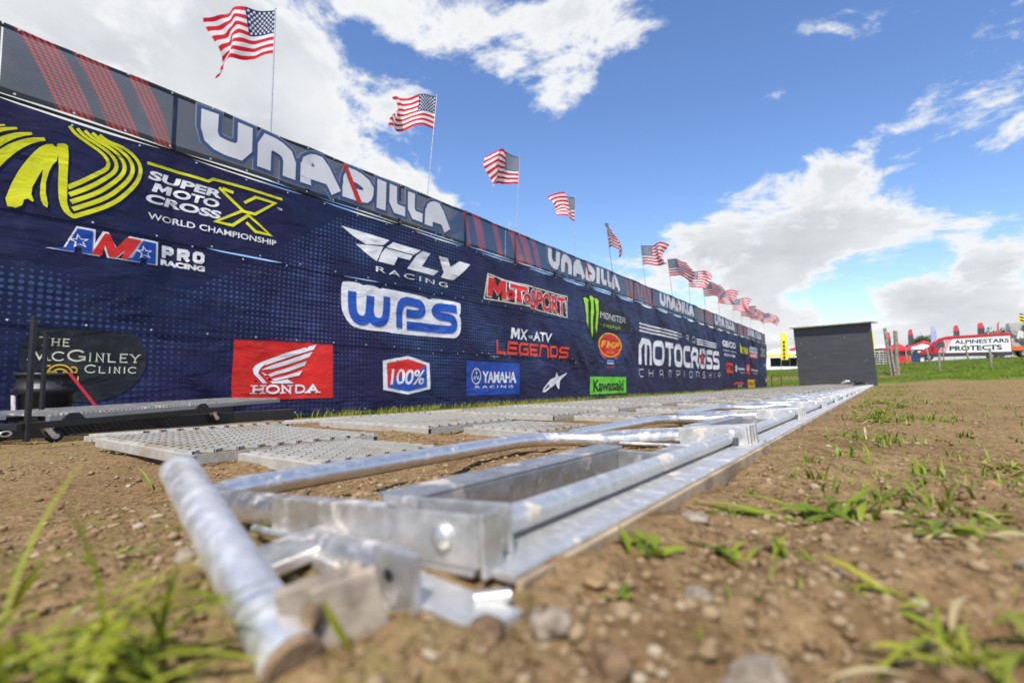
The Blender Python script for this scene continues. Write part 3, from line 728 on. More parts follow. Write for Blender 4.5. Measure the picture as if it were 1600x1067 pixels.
    P3 = [[(5.665, .80), (5.665, 1.26), (6.10, 1.26), (6.20, 1.20), (6.20, 1.12), (6.10, 1.06), (5.82, 1.06)]]
    S3 = [[(7.06, 1.26), (6.62, 1.26), (6.50, 1.20), (6.50, 1.14), (6.62, 1.09), (6.92, 1.09), (7.00, 1.02), (7.00, .92), (6.90, .86), (5.84, .86)]]
    wpoly([cut([(4.60, 1.40), (4.85, 1.41), (4.92, 1.38), (5.00, 1.40), (5.15, 1.40), (5.24, 1.37), (5.30, 1.40), (6.26, 1.395), (6.36, 1.35), (6.44, 1.395), (7.14, 1.40), (7.18, 1.36), (7.17, 1.20), (7.12, 1.16), (7.17, 1.08), (7.17, .84), (7.08, .745), (6.98, .72), (5.50, .70), (5.42, .72), (5.10, .71), (4.80, .73), (4.68, .80), (4.58, .94), (4.555, 1.10), (4.555, 1.36)], 1, True)], WHITE, b, o - .002, 'white_surround')
    for ln in W3 + P3 + S3: wlines([cut(ln, 2)], .145, BLUE, b, o + .002 + .0006*(W3 + P3 + S3).index(ln), 'initial')
    # bottom row
    b = BAN[(2, 0)]; o = row_off(2)
    wpoly([arc(1.67, .16, .50, .42, 0, 352, 44)], DGREY, b, o - .001, 'dark_oval')
    wserif('The', (1.30, 1.53, .275, .355), .15, CREAM, b, o + .003, widths={'T': .9, 'H': .95, 'E': .8}, small=.9, slabth=.45)
    wserif('McGinley', (1.24, 2.11, .135, .245), .14, CREAM, b, o + .003, widths={'M': 1.1, 'I': .45, 'G': 1.0, 'C': .9}, small=.80, slabth=.45)
    wserif('Clinic', (1.65, 2.09, .025, .105), .14, CREAM, b, o + .003, widths={'I': .5, 'C': .95}, small=.82, slabth=.45)
    wlines([arc(1.47, -.02, .10, .12, 10, 170, 12), arc(1.47, -.02, .065, .08, 0, 180, 12), arc(1.385, .06, .03, .03, 60, 320, 8), arc(1.565, .05, .03, .03, -140, 120, 8), [(1.43, -.02), (1.44, .03), (1.47, -.0), (1.50, .03), (1.51, -.02)], arc(1.575, -.03, .03, .06, -60, 90, 8)], .014, GOLD, b, o + .003, 'gold_crest', .05)
    wpoly([[(3.06, -.285), (4.43, -.29), (4.43, .465), (3.06, .465)]], RED, b, o - .001, 'red_square')
    wserif('HONDA', (3.29, 4.21, -.215, -.105), .24, WHITE, b, o + .003, slab=.42, slabth=.5, widths={'O': .85, 'N': 1.0, 'D': .85, 'H': 1.0, 'A': 1.0})
    wpoly([[(3.40, .175), (3.70, .30), (4.17, .445), (4.13, .375), (3.74, .245), (3.44, .135), (3.385, .085), (3.37, .04), (3.49, -.085), (3.43, -.085), (3.315, .03), (3.30, .09), (3.33, .135)],
           [(3.415, .085), (3.56, .15), (3.78, .225), (4.115, .345), (4.07, .27), (3.78, .165), (3.56, .10)], [(3.41, .06), (3.46, .01), (3.60, .065), (3.80, .13), (4.05, .225), (4.00, .15), (3.78, .07), (3.62, .03), (3.55, .0)],
           [(3.48, -.01), (3.52, -.04), (3.70, .0), (3.97, .085), (3.93, .02), (3.74, -.02), (3.60, -.05)], [(3.53, -.055), (3.56, -.085), (3.86, -.085), (3.76, -.03), (3.62, -.055)]], WHITE, b, o + .003, 'wing')
    hexa = lambda k: [(5.862 + (x - 5.862)*k, .04 + (y - .04)*k) for x, y in ((5.32, .26), (5.865, .355), (6.395, .25), (6.40, -.19), (5.865, -.275), (5.33, -.19))]
    wpoly([hexa(1)], WHITE, b, o - .002, 'hexagon_border'); h = hexa(.84)
    wpoly([[h[0], h[1], h[2], (6.05, .08), (5.60, .0), h[5]]], RED, b, o + .0015, 'hexagon_field'); wpoly([[h[2], h[3], h[4], h[5], (5.60, .0), (6.05, .08)]], BLUE, b, o + .0022, 'hexagon_field')
    wtext('100%', (5.47, 6.27, -.115, .135), WHITE, b, o + .006, .018, .18, .95)
sponsors_near()

def sponsors_mid():
    b = BAN[(0, 1)]; o = row_off(0) + .002
    B1 = bx(8.0, 11.05, 1.56, 1.90)
    wpoly([[(7.84, 1.56), (7.97, 2.10), (8.62, 2.05), (9.30, 2.07), (11.20, 2.06), (11.14, 1.51), (9.8, 1.55), (9.6, 1.60), (8.5, 1.58)]], CREAM, b, o - .003, 'pale_surround')
    wpoly([[(7.88, 1.585), (8.0, 2.075), (8.62, 2.025), (9.30, 2.045), (11.17, 2.035), (11.11, 1.535), (9.8, 1.575), (9.6, 1.625), (8.5, 1.605)]], BLK, b, o - .0015, 'black_surround')
    MM = lambda x0, x1, z0, z1: [[(x0 + (x1 - x0)*u, z0 + (z1 - z0)*w) for u, w in ((0, 0), (.06, 1), (.34, 1), (.52, .55), (.70, 1), (.98, 1), (1, 0), (.74, 0), (.74, .52), (.52, .12), (.30, .52), (.26, 0))]]
    wpoly(MM(7.93, 8.63, 1.62, 2.045), WHITE, b, o + .0005, 'lettering'); wpoly(MM(7.96, 8.60, 1.64, 2.025), RED, b, o + .003, 'lettering'); wtext('o', (8.60, 8.90, 1.66, 1.88), RED, b, o + .003, .05, outline=WHITE, ow=.05)
    wtext('T', (8.72, 9.36, 1.64, 2.01), RED, b, o + .005, .05, outline=WHITE, ow=.045); wtext('o', (9.22, 9.50, 1.66, 1.87), RED, b, o + .006, .05, outline=WHITE, ow=.05)
    wtext('SPORT', (9.50, 11.06, 1.57, 2.00), RED, b, o + .004, .032, outline=WHITE, ow=.034)
    V, Fc = text2d('.COM', .02); Q = fit(V, (0, .36, 0, .07)); lay('lettering', np.stack([11.12 - Q[:, 1]*1.0, 1.58 + Q[:, 0]], -1), Fc, WHITE, b, o + .004)
    # green claw mark on its black splash
    wpoly([[(12.0, 2.18), (12.5, 2.28), (13.0, 2.22), (13.4, 2.08), (14.6, 2.02), (15.05, 1.92), (15.2, 1.70), (15.1, 1.45), (14.5, 1.40), (13.2, 1.40), (12.9, 1.20), (12.75, 1.05), (12.5, 1.20), (12.2, 1.35), (12.1, 1.7)]], BLK, b, o - .002, 'black_splash')
    for k, (x, zt, zb) in enumerate(((12.16, 2.12, 1.36), (12.46, 2.20, 1.10), (12.74, 2.17, 1.24))):
        wpoly([[(x - .10, zt + .02), (x + .02, zt + .05), (x + .16, zt + .0), (x + .13, zt - .10), (x + .15, zt - .35), (x + .12, zt - .55), (x + .11, zb + .12), (x + .07, zb), (x + .03, zb + .16), (x - .01, zb + .09), (x + .0, zt - .45), (x - .03, zt - .14)]], LIME, b, o + .002 + k*.0006, 'claw')
    wtext('M\u00d8NSTER', (12.99, 14.80, 1.70, 1.88), WHITE, b, o + .003, .0, 0, .95); wtext('ENERGY', (13.24, 14.42, 1.475, 1.56), LIME, b, o + .003, .0, 0, 1.5)
    b = BAN[(1, 1)]; o = row_off(1) + .002
    wpoly([mshape(8.78, 9.10, .84, 1.075, .12)], WHITE, b, o, 'lettering'); wtext('X', (9.12, 9.46, .84, 1.075), WHITE, b, o, .02, .15); wtext('vs', (9.49, 9.64, .89, .96), WHITE, b, o, .02); wtext('ATV', (9.66, 10.44, .85, 1.07), WHITE, b, o, .02, .12)
    wblock('LEGENDS', (8.28, 11.16, .50, .78), .21, ORG, b, o, gap=.09, widths={'L': .55, 'E': .55}, shear=.05)
    cx, cz = 13.73, .985 + .01
    wpoly([arc(cx, cz - .02, .77, .355, 0, 352, 44)], AMBER, b, o - .001, 'badge_ring'); wpoly([arc(cx, cz - .02, .69, .315, 0, 352, 44)], RED, b, o + .001, 'badge_disc')
    wtext('F', (13.12, 13.46, .89, 1.08), AMBER, b, o + .004, .05, .35); wpoly([mshape(13.47, 13.95, .89, 1.08, .35)], AMBER, b, o + .004, 'lettering'); wtext('F', (13.99, 14.36, .89, 1.08), AMBER, b, o + .004, .05, .35); wtext('RACING', (13.48, 13.98, .745, .785), AMBER, b, o + .004, .01)
    for s in (-1, 1):
        for k, mt in enumerate((RED, NAVY)):
            wlines([arc(cx, cz - .02, .80 + .07*k, .40 + .05*k, 270 - s*18, 270 - s*(62 - k*6), 8)], .045, (RED, PBLUE)[k], b, o + .002 + k*.001, 'badge_wing')
    wpoly([[(13.50, .555), (13.96, .555), (13.93, .47), (13.53, .47)]], SKYB, b, o + .002, 'badge_tab'); wpoly([[(13.50, .46), (13.98, .46), (13.95, .43), (13.53, .43)]], WHITE, b, o + .0025, 'badge_tab'); wtext('4.1 RCT', (13.5, 13.96, .315, .375), RED, b, o + .002, .01)
    b = BAN[(2, 1)]; o = row_off(2) + .002
    wpoly([[(7.33, -.335), (9.12, -.335), (9.12, .325), (7.33, .32)]], PBLUE, b, o - .002, 'blue_panel')
    wlines([arc(7.645, .035, .145, .145, 0, 345, 23)], .02, WHITE, b, o + .002, 'emblem_ring', closed=True)
    wlines([[(7.645, .035), (7.645 + .12*math.cos(R(a)), .035 + .12*math.sin(R(a)))] for a in (90, 210, 330)] + [[(7.645 + .085*math.cos(R(a - 26)), .035 + .085*math.sin(R(a - 26))), (7.645 + .045*math.cos(R(a)), .035 + .045*math.sin(R(a))), (7.645 + .085*math.cos(R(a + 26)), .035 + .085*math.sin(R(a + 26)))] for a in (90, 210, 330)], .014, WHITE, b, o + .003, 'emblem_forks')
    wtext('YAMAHA', (7.84, 8.98, -.095, .135), WHITE, b, o + .002, .026, 0, .95); wtext('RACING', (7.63, 8.88, -.195, -.145), WHITE, b, o + .002, .01, 0, 1.6)
    wpoly([[(10.70, .16), (10.80, .04), (11.17, .15), (10.86, -.05), (10.82, -.26), (10.66, -.12), (10.45, -.22), (10.30, -.10), (10.42, -.02), (10.62, .03)]], WHITE, b, o, 'star_emblem')
    wlines([[(10.44, -.06), (10.28, -.14), (10.13, -.24), (10.10, -.29), (10.19, -.29), (10.36, -.22), (10.50, -.10)]], .05, WHITE, b, o + .0012, 'star_emblem')
    wpoly([[(12.47, -.42), (14.84, -.42), (14.84, .06), (12.47, .06)]], GREEN, b, o - .002, 'green_panel'); wtext('Kawasaki', (12.64, 14.66, -.345, -.02), BLK, b, o + .002, .024, 0, .96)
    # giant white word and its small lines
    b = BAN[(0, 2)]; o = row_off(0) + .003
    for k in range(3):
        z = fixv(17.9, 1.72) - k*.115
        wpoly([[(15.92, z + .02), (19.86, z), (19.86, z - .055), (15.92, z - .035)]], WHITE, b, o + k*.0004, 'speed_line')
        z = fixv(24.2, 1.60) - k*.10
        wpoly([[(22.5, z + .01), (25.87, z), (25.87, z - .05), (22.5, z - .04)]], WHITE, b, o + .002 + k*.0004, 'speed_line')
    wblock('PRO', (19.98, 22.25, 1.55, 1.80), .10, WHITE, b, o, gap=.9, step=.2)
    b = BAN[(1, 2)]; o = row_off(1) + .003
    wblock('MOTOCROSS', (15.9, 26.15, .475, 1.36), .235, WHITE, b, o, gap=.075, step=.2, rnd=1, widths={'M': .72, 'T': .55, 'C': .56})
    wpoly([star(23.25, .92, .62, .50)], NAVY, b, o + .006, 'star'); wpoly([star(23.25, .92, .42, .36)], RED, b, o + .009, 'star')
    b = BAN[(2, 2)]; o = row_off(2) + .003
    wblock('CHAMPIONSHIP', (15.9, 26.3, .075, .335), .10, WHITE, b, o, gap=.95, step=.2)
    # far sponsors
    b = BAN[(0, 3)]; o = row_off(0) + .004; B = lambda *a: bx(*a)
    wtext('GEICO', B(26.95, 29.75, 1.50, 1.82), WHITE, b, o, .05, step=.3); wpoly([[(27.0, fixv(28, 1.33)), (29.8, fixv(28, 1.33)), (29.8, fixv(28, 1.30)), (27.0, fixv(28, 1.30))]], WHITE, b, o, 'rule', .3)
    wtext('ROKFORM', B(27.2, 29.6, 1.03, 1.16), WHITE, b, o, .02, step=.3)
    wpoly([[(30.8, fixv(31, 2.0)), (31.1, fixv(31, 1.75)), (31.6, fixv(31, 1.62)), (31.2, fixv(31, 1.28)), (30.85, fixv(31, 1.4))]], YEL, b, o, 'flame_emblem', .3); wtext('THOR', B(31.5, 33.2, 1.30, 1.68), YEL, b, o + .001, .05, .15, step=.3)
    wpoly([[(33.7, fixv(35, 1.45)), (36.05, fixv(35, 1.45)), (36.05, fixv(35, 1.80)), (33.7, fixv(35, 1.80))]], WHITE, b, o - .001, 'white_panel', .3); wpoly([[(33.7, fixv(35, 1.13)), (36.05, fixv(35, 1.13)), (36.05, fixv(35, 1.43)), (33.7, fixv(35, 1.43))]], RED, b, o - .001, 'red_panel', .3)
    wtext('PARTS', B(33.85, 35.9, 1.50, 1.76), PBLUE, b, o + .003, .04, step=.3); wtext('UNLIMITED', B(33.85, 35.9, 1.19, 1.37), WHITE, b, o + .003, .03, step=.3)
    wblock('TWIN', B(37.2, 38.9, 1.55, 1.85), .2, CREAM, b, o, step=.3, glyphs=GL); wblock('AIR', B(37.2, 38.9, 1.28, 1.5), .2, CREAM, b, o, step=.3)
    b = BAN[(1, 3)]; o = row_off(1) + .004
    wpoly([[(27.62, fixv(28, .18)), (29.1, fixv(28, .18)), (29.1, fixv(28, .70)), (27.62, fixv(28, .70))]], ORG, b, o - .001, 'orange_square', .3); wtext('KTM', B(27.7, 29.0, .32, .58), BLK, b, o + .003, .05, .2, step=.3)
    wpoly([[(29.65, fixv(30, .25)), (29.95, fixv(30, .25)), (29.95, fixv(30, .68)), (29.8, fixv(30, .55)), (29.65, fixv(30, .68))]], WHITE, b, o, 'crown_emblem', .3); wtext('Husqvarna', B(30.05, 31.95, .32, .52), WHITE, b, o, .03, step=.3); wtext('MOTORCYCLES', B(30.9, 31.95, .17, .24), WHITE, b, o, .0, step=.3)
    wpoly([[(32.5, fixv(33, .14)), (33.65, fixv(33, .14)), (33.65, fixv(33, .73)), (32.5, fixv(33, .73))]], RED, b, o - .001, 'red_square', .3); wblock('GAS', B(32.7, 33.45, .36, .62), .2, WHITE, b, o + .003, step=.3)
    wtext('Triumph', B(34.0, 36.1, .28, .46), WHITE, b, o, .02, step=.3); wtext('MOTORCYCLES', B(34.5, 36.1, .15, .22), WHITE, b, o, .0, step=.3)
    wpoly([[(38.35, fixv(39, .62)), (39.3, fixv(39, .62)), (39.3, fixv(39, .92)), (38.35, fixv(39, .92))]], PBLUE, b, o, 'blue_panel', .3); wtext('USA', B(38.5, 39.2, .68, .86), WHITE, b, o + .003, .04, step=.3)
    b = BAN[(2, 3)]; o = row_off(2) + .004
    wlines([[(29.4, fixv(30, -.42)), (30.1, fixv(30, -.34)), (30.6, fixv(30, -.40)), (31.1, fixv(30, -.34)), (31.8, fixv(30, -.42))]], .09, ORG, b, o, 'red_swoosh', .3); wtext('CLUTCH', B(30.2, 31.2, -.58, -.48), WHITE, b, o, .02, step=.3)
    wpoly([[(32.9, fixv(34, -.66)), (35.0, fixv(34, -.66)), (35.0, fixv(34, -.20)), (32.9, fixv(34, -.20))]], AMBER, b, o - .001, 'yellow_square', .3); wtext('SUZUKI', B(33.1, 34.8, -.55, -.32), BLK, b, o + .003, .05, step=.3)
    wpoly([[(38.6, fixv(39, -.5)), (39.3, fixv(39, -.5)), (39.3, fixv(39, -.05)), (38.6, fixv(39, -.05))]], PBLUE, b, o, 'blue_panel', .3); wpoly([star(38.95, fixv(39, -.27), .25, .16)], WHITE, b, o + .003, 'star', .3)
sponsors_mid()

# ---- see-through mesh banners along the top
ORD = ['first', 'second', 'third', 'fourth', 'fifth', 'sixth', 'seventh', 'eighth', 'ninth', 'tenth', 'eleventh', 'twelfth', 'thirteenth', 'fourteenth', 'fifteenth', 'sixteenth', 'seventeenth',
       'eighteenth', 'nineteenth', 'twentieth', 'twenty-first', 'twenty-second', 'twenty-third', 'twenty-fourth', 'twenty-fifth', 'twenty-sixth', 'twenty-seventh', 'twenty-eighth', 'twenty-ninth',
       'thirtieth', 'thirty-first', 'thirty-second', 'thirty-third', 'thirty-fourth', 'thirty-fifth', 'thirty-sixth', 'thirty-seventh', 'thirty-eighth']
UN = {'A': [[(0, 0), (.02, .62), (.16, .92), (.40, 1), (.52, .98), (1, 0)], [(.10, .30), (.78, .30)]], 'D': [[(0, 0), (0, 1), (.40, 1), (1, .62), (1, .22), (.8, 0), (-.02, 0)]]}
UNG = dict(GL); UNG['U'] = [[(0, 1), (0, .30), (.30, 0), (1, 0), (1, 1)]]; UNG['N'] = [[(0, 0), (0, 1), (.55, 1), (1, .72), (1, 0)]]; UNG['A'] = [[(0, 0), (0, .70), (.25, 1), (.55, 1), (1, 0)], [(0, .33), (.75, .33)]]
UNG['D'] = [[(0, 0), (0, 1), (.45, 1), (1, .70), (1, .25), (.80, 0), (-.02, 0)]]
MB0, MBP = .93, 7.66
for k in range(-1, 5):
    a, b = MB0 + MBP*k, MB0 + MBP*(k + 1); b = min(b, 39.35); a2 = max(a, -6)
    top = lambda Y: 3.185 - .022*bay(Y); bot = lambda Y: 2.515 + .012*bay(Y)
    V, Fc, UV = strip(a2, b - .012, top, bot, .09 if k < 2 else .2, off=.0, uvshift=(a, 2.52))
    lab = ('see-through dark mesh banner at the near end of the wall top, red dotted streaks' if k == -1 else
           'see-through mesh banner with large white venue name, ' + ORD[k] + ' along the wall top from the left')
    o = mesh_obj('mesh_banner', V, Fc, M_MESH, None, True, uvs=UV); prop(o, lab, 'banner', 'mesh banners along the wall top')
    g = MB()
    for Y in np.arange(a2 + .1, b - .05, .42 if k < 2 else .84):
        for v in (3.155, 2.545):
            c = wP(Y, v, .006); g.lathe([(.011, 0), (.011, .003)], 6, tuple(c), 'x')
    gr = g.build('grommets', plain('grommet_zinc', (.7, .7, .7), .4, .5), o); gr['kind'] = 'stuff'
    if k >= 0:
        x0, x1 = a + 1.66, a + 5.88
        if k == 4: x1 = min(x1, 39.0)
        kw = dict(glyphs=UNG, widths={'U': .72, 'N': .66, 'A': .74, 'D': .66, 'I': .22, 'L': .40}, gap=.085, shear=0, rnd=1)
        box = (x0, x1, 2.645, 3.105)
        V, Fc = blockword('UNADILLA', box, .40, extra=.115, **kw); lay('lettering_outline', V, Fc, M_MLINE, o, .004, .2)
        V, Fc = blockword('UNADILLA', box, .40, extra=.095, **kw); lay('lettering_outline', V, Fc, M_MBLUE, o, .009, .2)
        V, Fc = blockword('UNADILLA', box, .40, **kw); lay('lettering', V, Fc, M_MWHITE, o, .014, .2)
        xs_ = x0 + (x1 - x0)*.505
        wpoly([[(xs_ - .21, 3.13), (xs_ - .12, 3.13), (xs_ + .17, 2.62), (xs_ + .07, 2.62)]], M_MRED, o, .020, 'red_slash', .2)

# ------------------------------------------------------------------ flags on the wall
def flag_material():
    g = G('flag_cloth'); uv, u, v = g.uv()                       # u along the fly, v up the hoist
    st = g.m('MODULO', g.m('FLOOR', g.m('MULTIPLY', v, 12.999)), 2.0)
    c = g.mix(st, (.70, .022, .045), (.86, .86, .86))
    inb = g.m('MULTIPLY', g.m('LESS_THAN', u, .40), g.m('GREATER_THAN', v, 6/13))
    # fifty stars: two staggered grids, five-pointed by a polar function
    cu = g.m('DIVIDE', u, .40); cv = g.m('DIVIDE', g.m('SUBTRACT', v, 6/13), 7/13)
    def stars(nx, ny, ox, oy):
        a = g.m('SUBTRACT', g.m('MULTIPLY', cu, 6.0), ox); b = g.m('SUBTRACT', g.m('MULTIPLY', cv, 5.0), oy)
        fa = g.m('SUBTRACT', g.m('FRACT', a), .5); fb = g.m('SUBTRACT', g.m('FRACT', b), .5)
        rr = g.m('SQRT', g.m('ADD', g.m('MULTIPLY', fa, fa), g.m('MULTIPLY', fb, fb)))
        an = g.m('ARCTAN2', fa, fb)
        lim = g.m('ADD', .225, g.m('MULTIPLY', g.m('COSINE', g.m('MULTIPLY', an, 5.0)), .075))
        ok = g.m('LESS_THAN', rr, lim)
        for q, n in ((a, nx), (b, ny)):
            ok = g.m('MULTIPLY', ok, g.m('MULTIPLY', g.m('GREATER_THAN', q, 0.0), g.m('LESS_THAN', q, float(n))))
        return ok
    s = g.m('MAXIMUM', stars(6, 5, 0.0, 0.0), stars(5, 4, .5, .5))
    c = g.mix(inb, c, g.mix(s, (.018, .030, .13), (.80, .80, .80)))
    g.base(c); g.p(Roughness=.75, Specular_IOR_Level=.2)
    tr = g.nd('ShaderNodeBsdfTranslucent'); g.L.new(c, tr.inputs[0])
    mx = g.nd('ShaderNodeMixShader'); mx.inputs[0].default_value = .48
    g.L.new(g.bsdf.outputs[0], mx.inputs[1]); g.L.new(tr.outputs[0], mx.inputs[2]); g.L.new(mx.outputs[0], g.out.inputs[0])
    return g.mat
M_FLAG = flag_material()
M_POLE = plain('flag_pole_metal', (.42, .43, .44), .4, .6, .1)
FLAGS = [(3.46, 3.25, 3.47, 4.89), (6.30, 3.26, 6.54, 5.10), (9.03, 3.24, 9.20, 4.92), (11.71, 3.12, 11.78, 4.74), (14.20, 3.02, 13.70, 4.46), (16.89, 3.0, 16.40, 4.42), (19.75, 2.97, 19.10, 4.46),
         (21.94, 2.95, 21.70, 4.42), (24.44, 2.92, 23.85, 4.28), (27.07, 2.9, 26.5, 4.27), (29.91, 2.88, 29.78, 4.28), (32.21, 2.86, 31.7, 4.12), (34.65, 2.84, 34.35, 4.18), (39.2, 2.82, 39.35, 4.42)]
FANG = [-140, -112, -106, -97, -56, -4, 2, 12, 4, 12, 8, 14, 10, 3]      # the breeze swings round along the wall
for i, (y0, z0, y1, z1) in enumerate(FLAGS):
    fr = random.Random(100 + i)
    t = thing('stars_and_stripes_flag', 'striped flag on thin pole, ' + ORD[i] + ' along the wall top from the left', 'flag', (WX - .05, y0, z0 - .35), 0, 'flags along the wall top')
    p0 = Vector((0, 0, 0)); p1 = Vector((0, y1 - y0, z1 - z0 + .35))
    MB().tube([p0, p1], .0085, 6).build('pole', M_POLE, t)
    MB().lathe([(.006, -.01), (.014, .004), (.006, .018)], 8, tuple(p1)).build('finial', M_POLE, t)
    L_, H_ = (.98, .64) if i else (.92, .60); nu, nv = 34, 20
    ax = (p1 - p0).normalized()
    ang = R(FANG[i]) + fr.uniform(-.06, .06); d = Vector((math.cos(ang), math.sin(ang), 0)); nrm = Vector((-d.y, d.x, 0))
    ph = fr.uniform(0, 6.28); fq = fr.uniform(6.0, 8.2); am = fr.uniform(.08, .14); droop = fr.uniform(.10, .30); tw = fr.choice((-1, 1))*fr.uniform(.5, 1.3)
    if i == 0: droop, am, tw = .26, .09, .5
    if i == 1: droop = .34
    if i == 4: droop, am = .42, .13
    V, UV = [], []
    for a in range(nu + 1):
        s = a/nu
        for b in range(nv + 1):
            h = b/nv
            wv = am*(s**.75)*math.sin(fq*s - ph + 1.5*(h - .5)*tw + .8*h) + .045*s*math.sin(13*s + 5*h*tw + 2*ph) + .016*s*math.sin(29*s - 6*h + ph)
            pos = p1 - ax*(H_*(1 - h) + .02) + d*(s*L_*(.95 - .10*am*8*s + .10*math.sin(5*h + ph)*s)) + nrm*(wv + tw*.22*s*(h - .5)) - Vector((0, 0, 1))*(droop*s*s*(1.15 - .45*h) - .07*s*math.sin(6*s + ph + h) - .10*tw*s*s*(h - .5))
            V.append(pos); UV.append((s, h))
    Fc = [(a*(nv + 1) + b, (a + 1)*(nv + 1) + b, (a + 1)*(nv + 1) + b + 1, a*(nv + 1) + b + 1) for a in range(nu) for b in range(nv)]
    mesh_obj('flag_cloth', V, Fc, M_FLAG, t, True, uvs=UV)

# ------------------------------------------------------------------ start gate: hinged hoops on ground frames
GX, GS, G0, NG = -.25, 1.1, .33, 35
def build_hoop():
    t = thing('gate_hoop', '', 'start gate')
    r = .0195; xb = -.285; xe = -.585; zl = -.060; y0, y1 = .018, 1.045
    def zat(x): return .023 - .086*max(0, -x)
    pts = [(-.145, y0, zat(-.145)), (xe + .10, y0, zat(xe + .10))]
    for a in range(0, 100, 15): pts.append((xe + .10 - .10*math.sin(R(a)), y0 + .10 - .10*math.cos(R(a)), zat(xe + .05)))
    for a in range(0, 100, 10): pts.append((xe + .20 - .20*math.cos(R(a)), y1 - .20 + .20*math.sin(R(a)), zat(xe + .08)))
    pts += [(-.145, y1, zat(-.145))]
    MB().tube(pts, r, 14, hollow=.16).build('hoop_pipe', M_PIPE, t)
    MB().box((xe - .018, .40, zat(xe + .05)), (.0035, .0025, .030)).build('score_mark', M_BLACK, t)
    for y in (y0, y1):
        br = MB(); sg = -1
        L_ = .30 if y == y0 else .165; rot = rotm('Y', -math.atan(.086))
        cx = -.013 - L_/2; cz = zat(cx)
        br.box((cx, y - .0235, cz), (L_, .005, .042), rot, .0012)                         # near cheek
        br.box((-.098, y + .0235, zat(-.098)), (.165, .005, .042), rot, .0012)             # far cheek
        br.box((-.098, y, zat(-.098) - .0245), (.165, .058, .005), rot, .0012)                         # bottom flange
        br.build('bracket', M_PLATE, t)
        bo = MB(); c = (-.050, y - .026, zat(-.02) - .001)
        bo.lathe([(.0115, 0), (.0115, -.003), (.0095, -.0055), (.004, -.0065)], 10, c, 'y'); bo.build('bolt', M_PLATE, t)
        MB().box((-.0095, y - .014, zat(0) - .004), (.005, .024, .050), rot, .0012).build('end_plate', M_PLATE, t)
        MB().tube([(-.34, y - .030, zat(-.30) - .018), (-.10, y - .032, zat(-.10) - .0265)], .005, 8).build('latch_rod', M_PIPE, t)
    return t
def build_frame():
    t = thing('start_gate_base', '', 'start gate')
    MB().box((-.021, .55, -.004), (.070, 1.092, .008), None, .002).build('sill_plate', M_SILL, t)
    MB().box((.0180, .55, -.019), (.007, 1.092, .030), None, .002).build('sill_edge', plain('tan_timber', (.34, .25, .155), .9, 0, .3, 8, bump=.5), t)
    MB().tube([(-.045, .045, .0165), (-.045, .955, .0165)], .0135, 14).build('hinge_bar', M_SILL, t)
    rr = MB(); rr.box((-.165, .34, -.003), (.006, .56, .046), None, .0015); rr.box((-.187, .34, .0225), (.050, .56, .005), None, .0015); rr.build('rear_rail', M_RAIL, t)
    cp = MB(); cp.box((-.112, .600, -.003), (.10, .006, .046), None, .0015); cp.box((-.108, .78, -.010), (.13, .34, .006), None, .0015); cp.build('cross_plate', M_RAIL, t)
    MB().box((-.115, 1.0, -.020), (.16, .05, .016), None, .003).build('bearing_block', M_PLATE, t)
    MB().box((-.045, .972, .004), (.040, .026, .030), None, .003).build('bearing_clamp', M_STEELDK, t)
    return t
hoop0, frame0 = build_hoop(), build_frame()
for i in range(NG):
    Y = G0 + GS*i; z = float(gate_z(Y)); tl = math.atan(.0102)
    h = hoop0 if i == 0 else copy_tree(hoop0); f = frame0 if i == 0 else copy_tree(frame0)
    jr = random.Random(i)
    for o, nm in ((h, 'galvanised pipe gate hoop folded flat on the dirt, '), (f, 'steel ground frame with sill plate and hinge bar, ')):
        o.location = (GX, Y, z); o.rotation_euler = (-tl, 0, 0)
        o['label'] = nm + (ORD[i] + ' from the camera'); o['group'] = 'folded start gate hoops' if o is h else 'start gate ground frames'
    if i: h.rotation_euler = (-tl, jr.uniform(-.012, .012), jr.uniform(-.01, .01))

# ---- loose end of the gate right in front of the lens
t = thing('end_anchor', 'galvanised anchor plates at the near end of the start gate', 'anchor', (-.285, .262, gate_z(.26)))
MB().box((0, -.004, .008), (.043, .007, .044), None, .0015).build('upright_plate', M_PLATE, t)
MB().lathe([(.0045, 0), (.0045, -.0012)], 10, (-.004, -.0078, .012), 'y').build('bolt_hole', M_BLACK, t)
MB().box((-.045, .028, -.012), (.25, .042, .012), rotm('Z', -.10), .002).build('flat_bar', M_SILL, t)
MB().box((-.16, .035, -.006), (.05, .14, .012), rotm('Z', .2), .002).build('flat_bar', M_PLATE, t)
MB().tube([(-.03, .024, .000), (-.145, .040, -.012)], .018, 14).build('stub_pipe', M_PIPE, t)
MB().tube([(.045, .030, -.006), (.066, .044, -.003)], .006, 10).build('pivot_pin', M_RAIL, t)
t = thing('release_lever', 'short galvanised pipe with muddy end and plate, tilting up nearest the camera', 'lever', (-.295, .182, -.168))
a, b = Vector((.012, -.004, .002)), Vector((-.312, .061, .070)); ax = (b - a).normalized()
MB().tube([a, a.lerp(b, .33), a.lerp(b, .66), b - ax*.004, b], [.0180, .0180, .0180, .0180, .016], 20).build('lever_pipe', M_LEVER, t)
MB().tube([a - ax*.006, a - ax*.0005], [.0165, .0183], 20).build('muddy_end', M_MUD, t)
rt = rotm('Z', -.62) @ rotm('X', .25)
MB().box((.006, .022, .020), (.012, .052, .046), rt, .0015).build('pivot_plate', plain('muddy_zinc', (.36, .30, .235), .7, .35, .3, 30, bump=.4), t)
MB().box((.021, .030, .018), (.006, .040, .050), rt, .0012).build('pivot_plate', plain('muddy_zinc', (.36, .30, .235)), t)
MB().lathe([(.0075, 0), (.0075, .007), (.003, .009)], 6, (.010, .006, .024), 'y').build('nut', M_MUD, t)

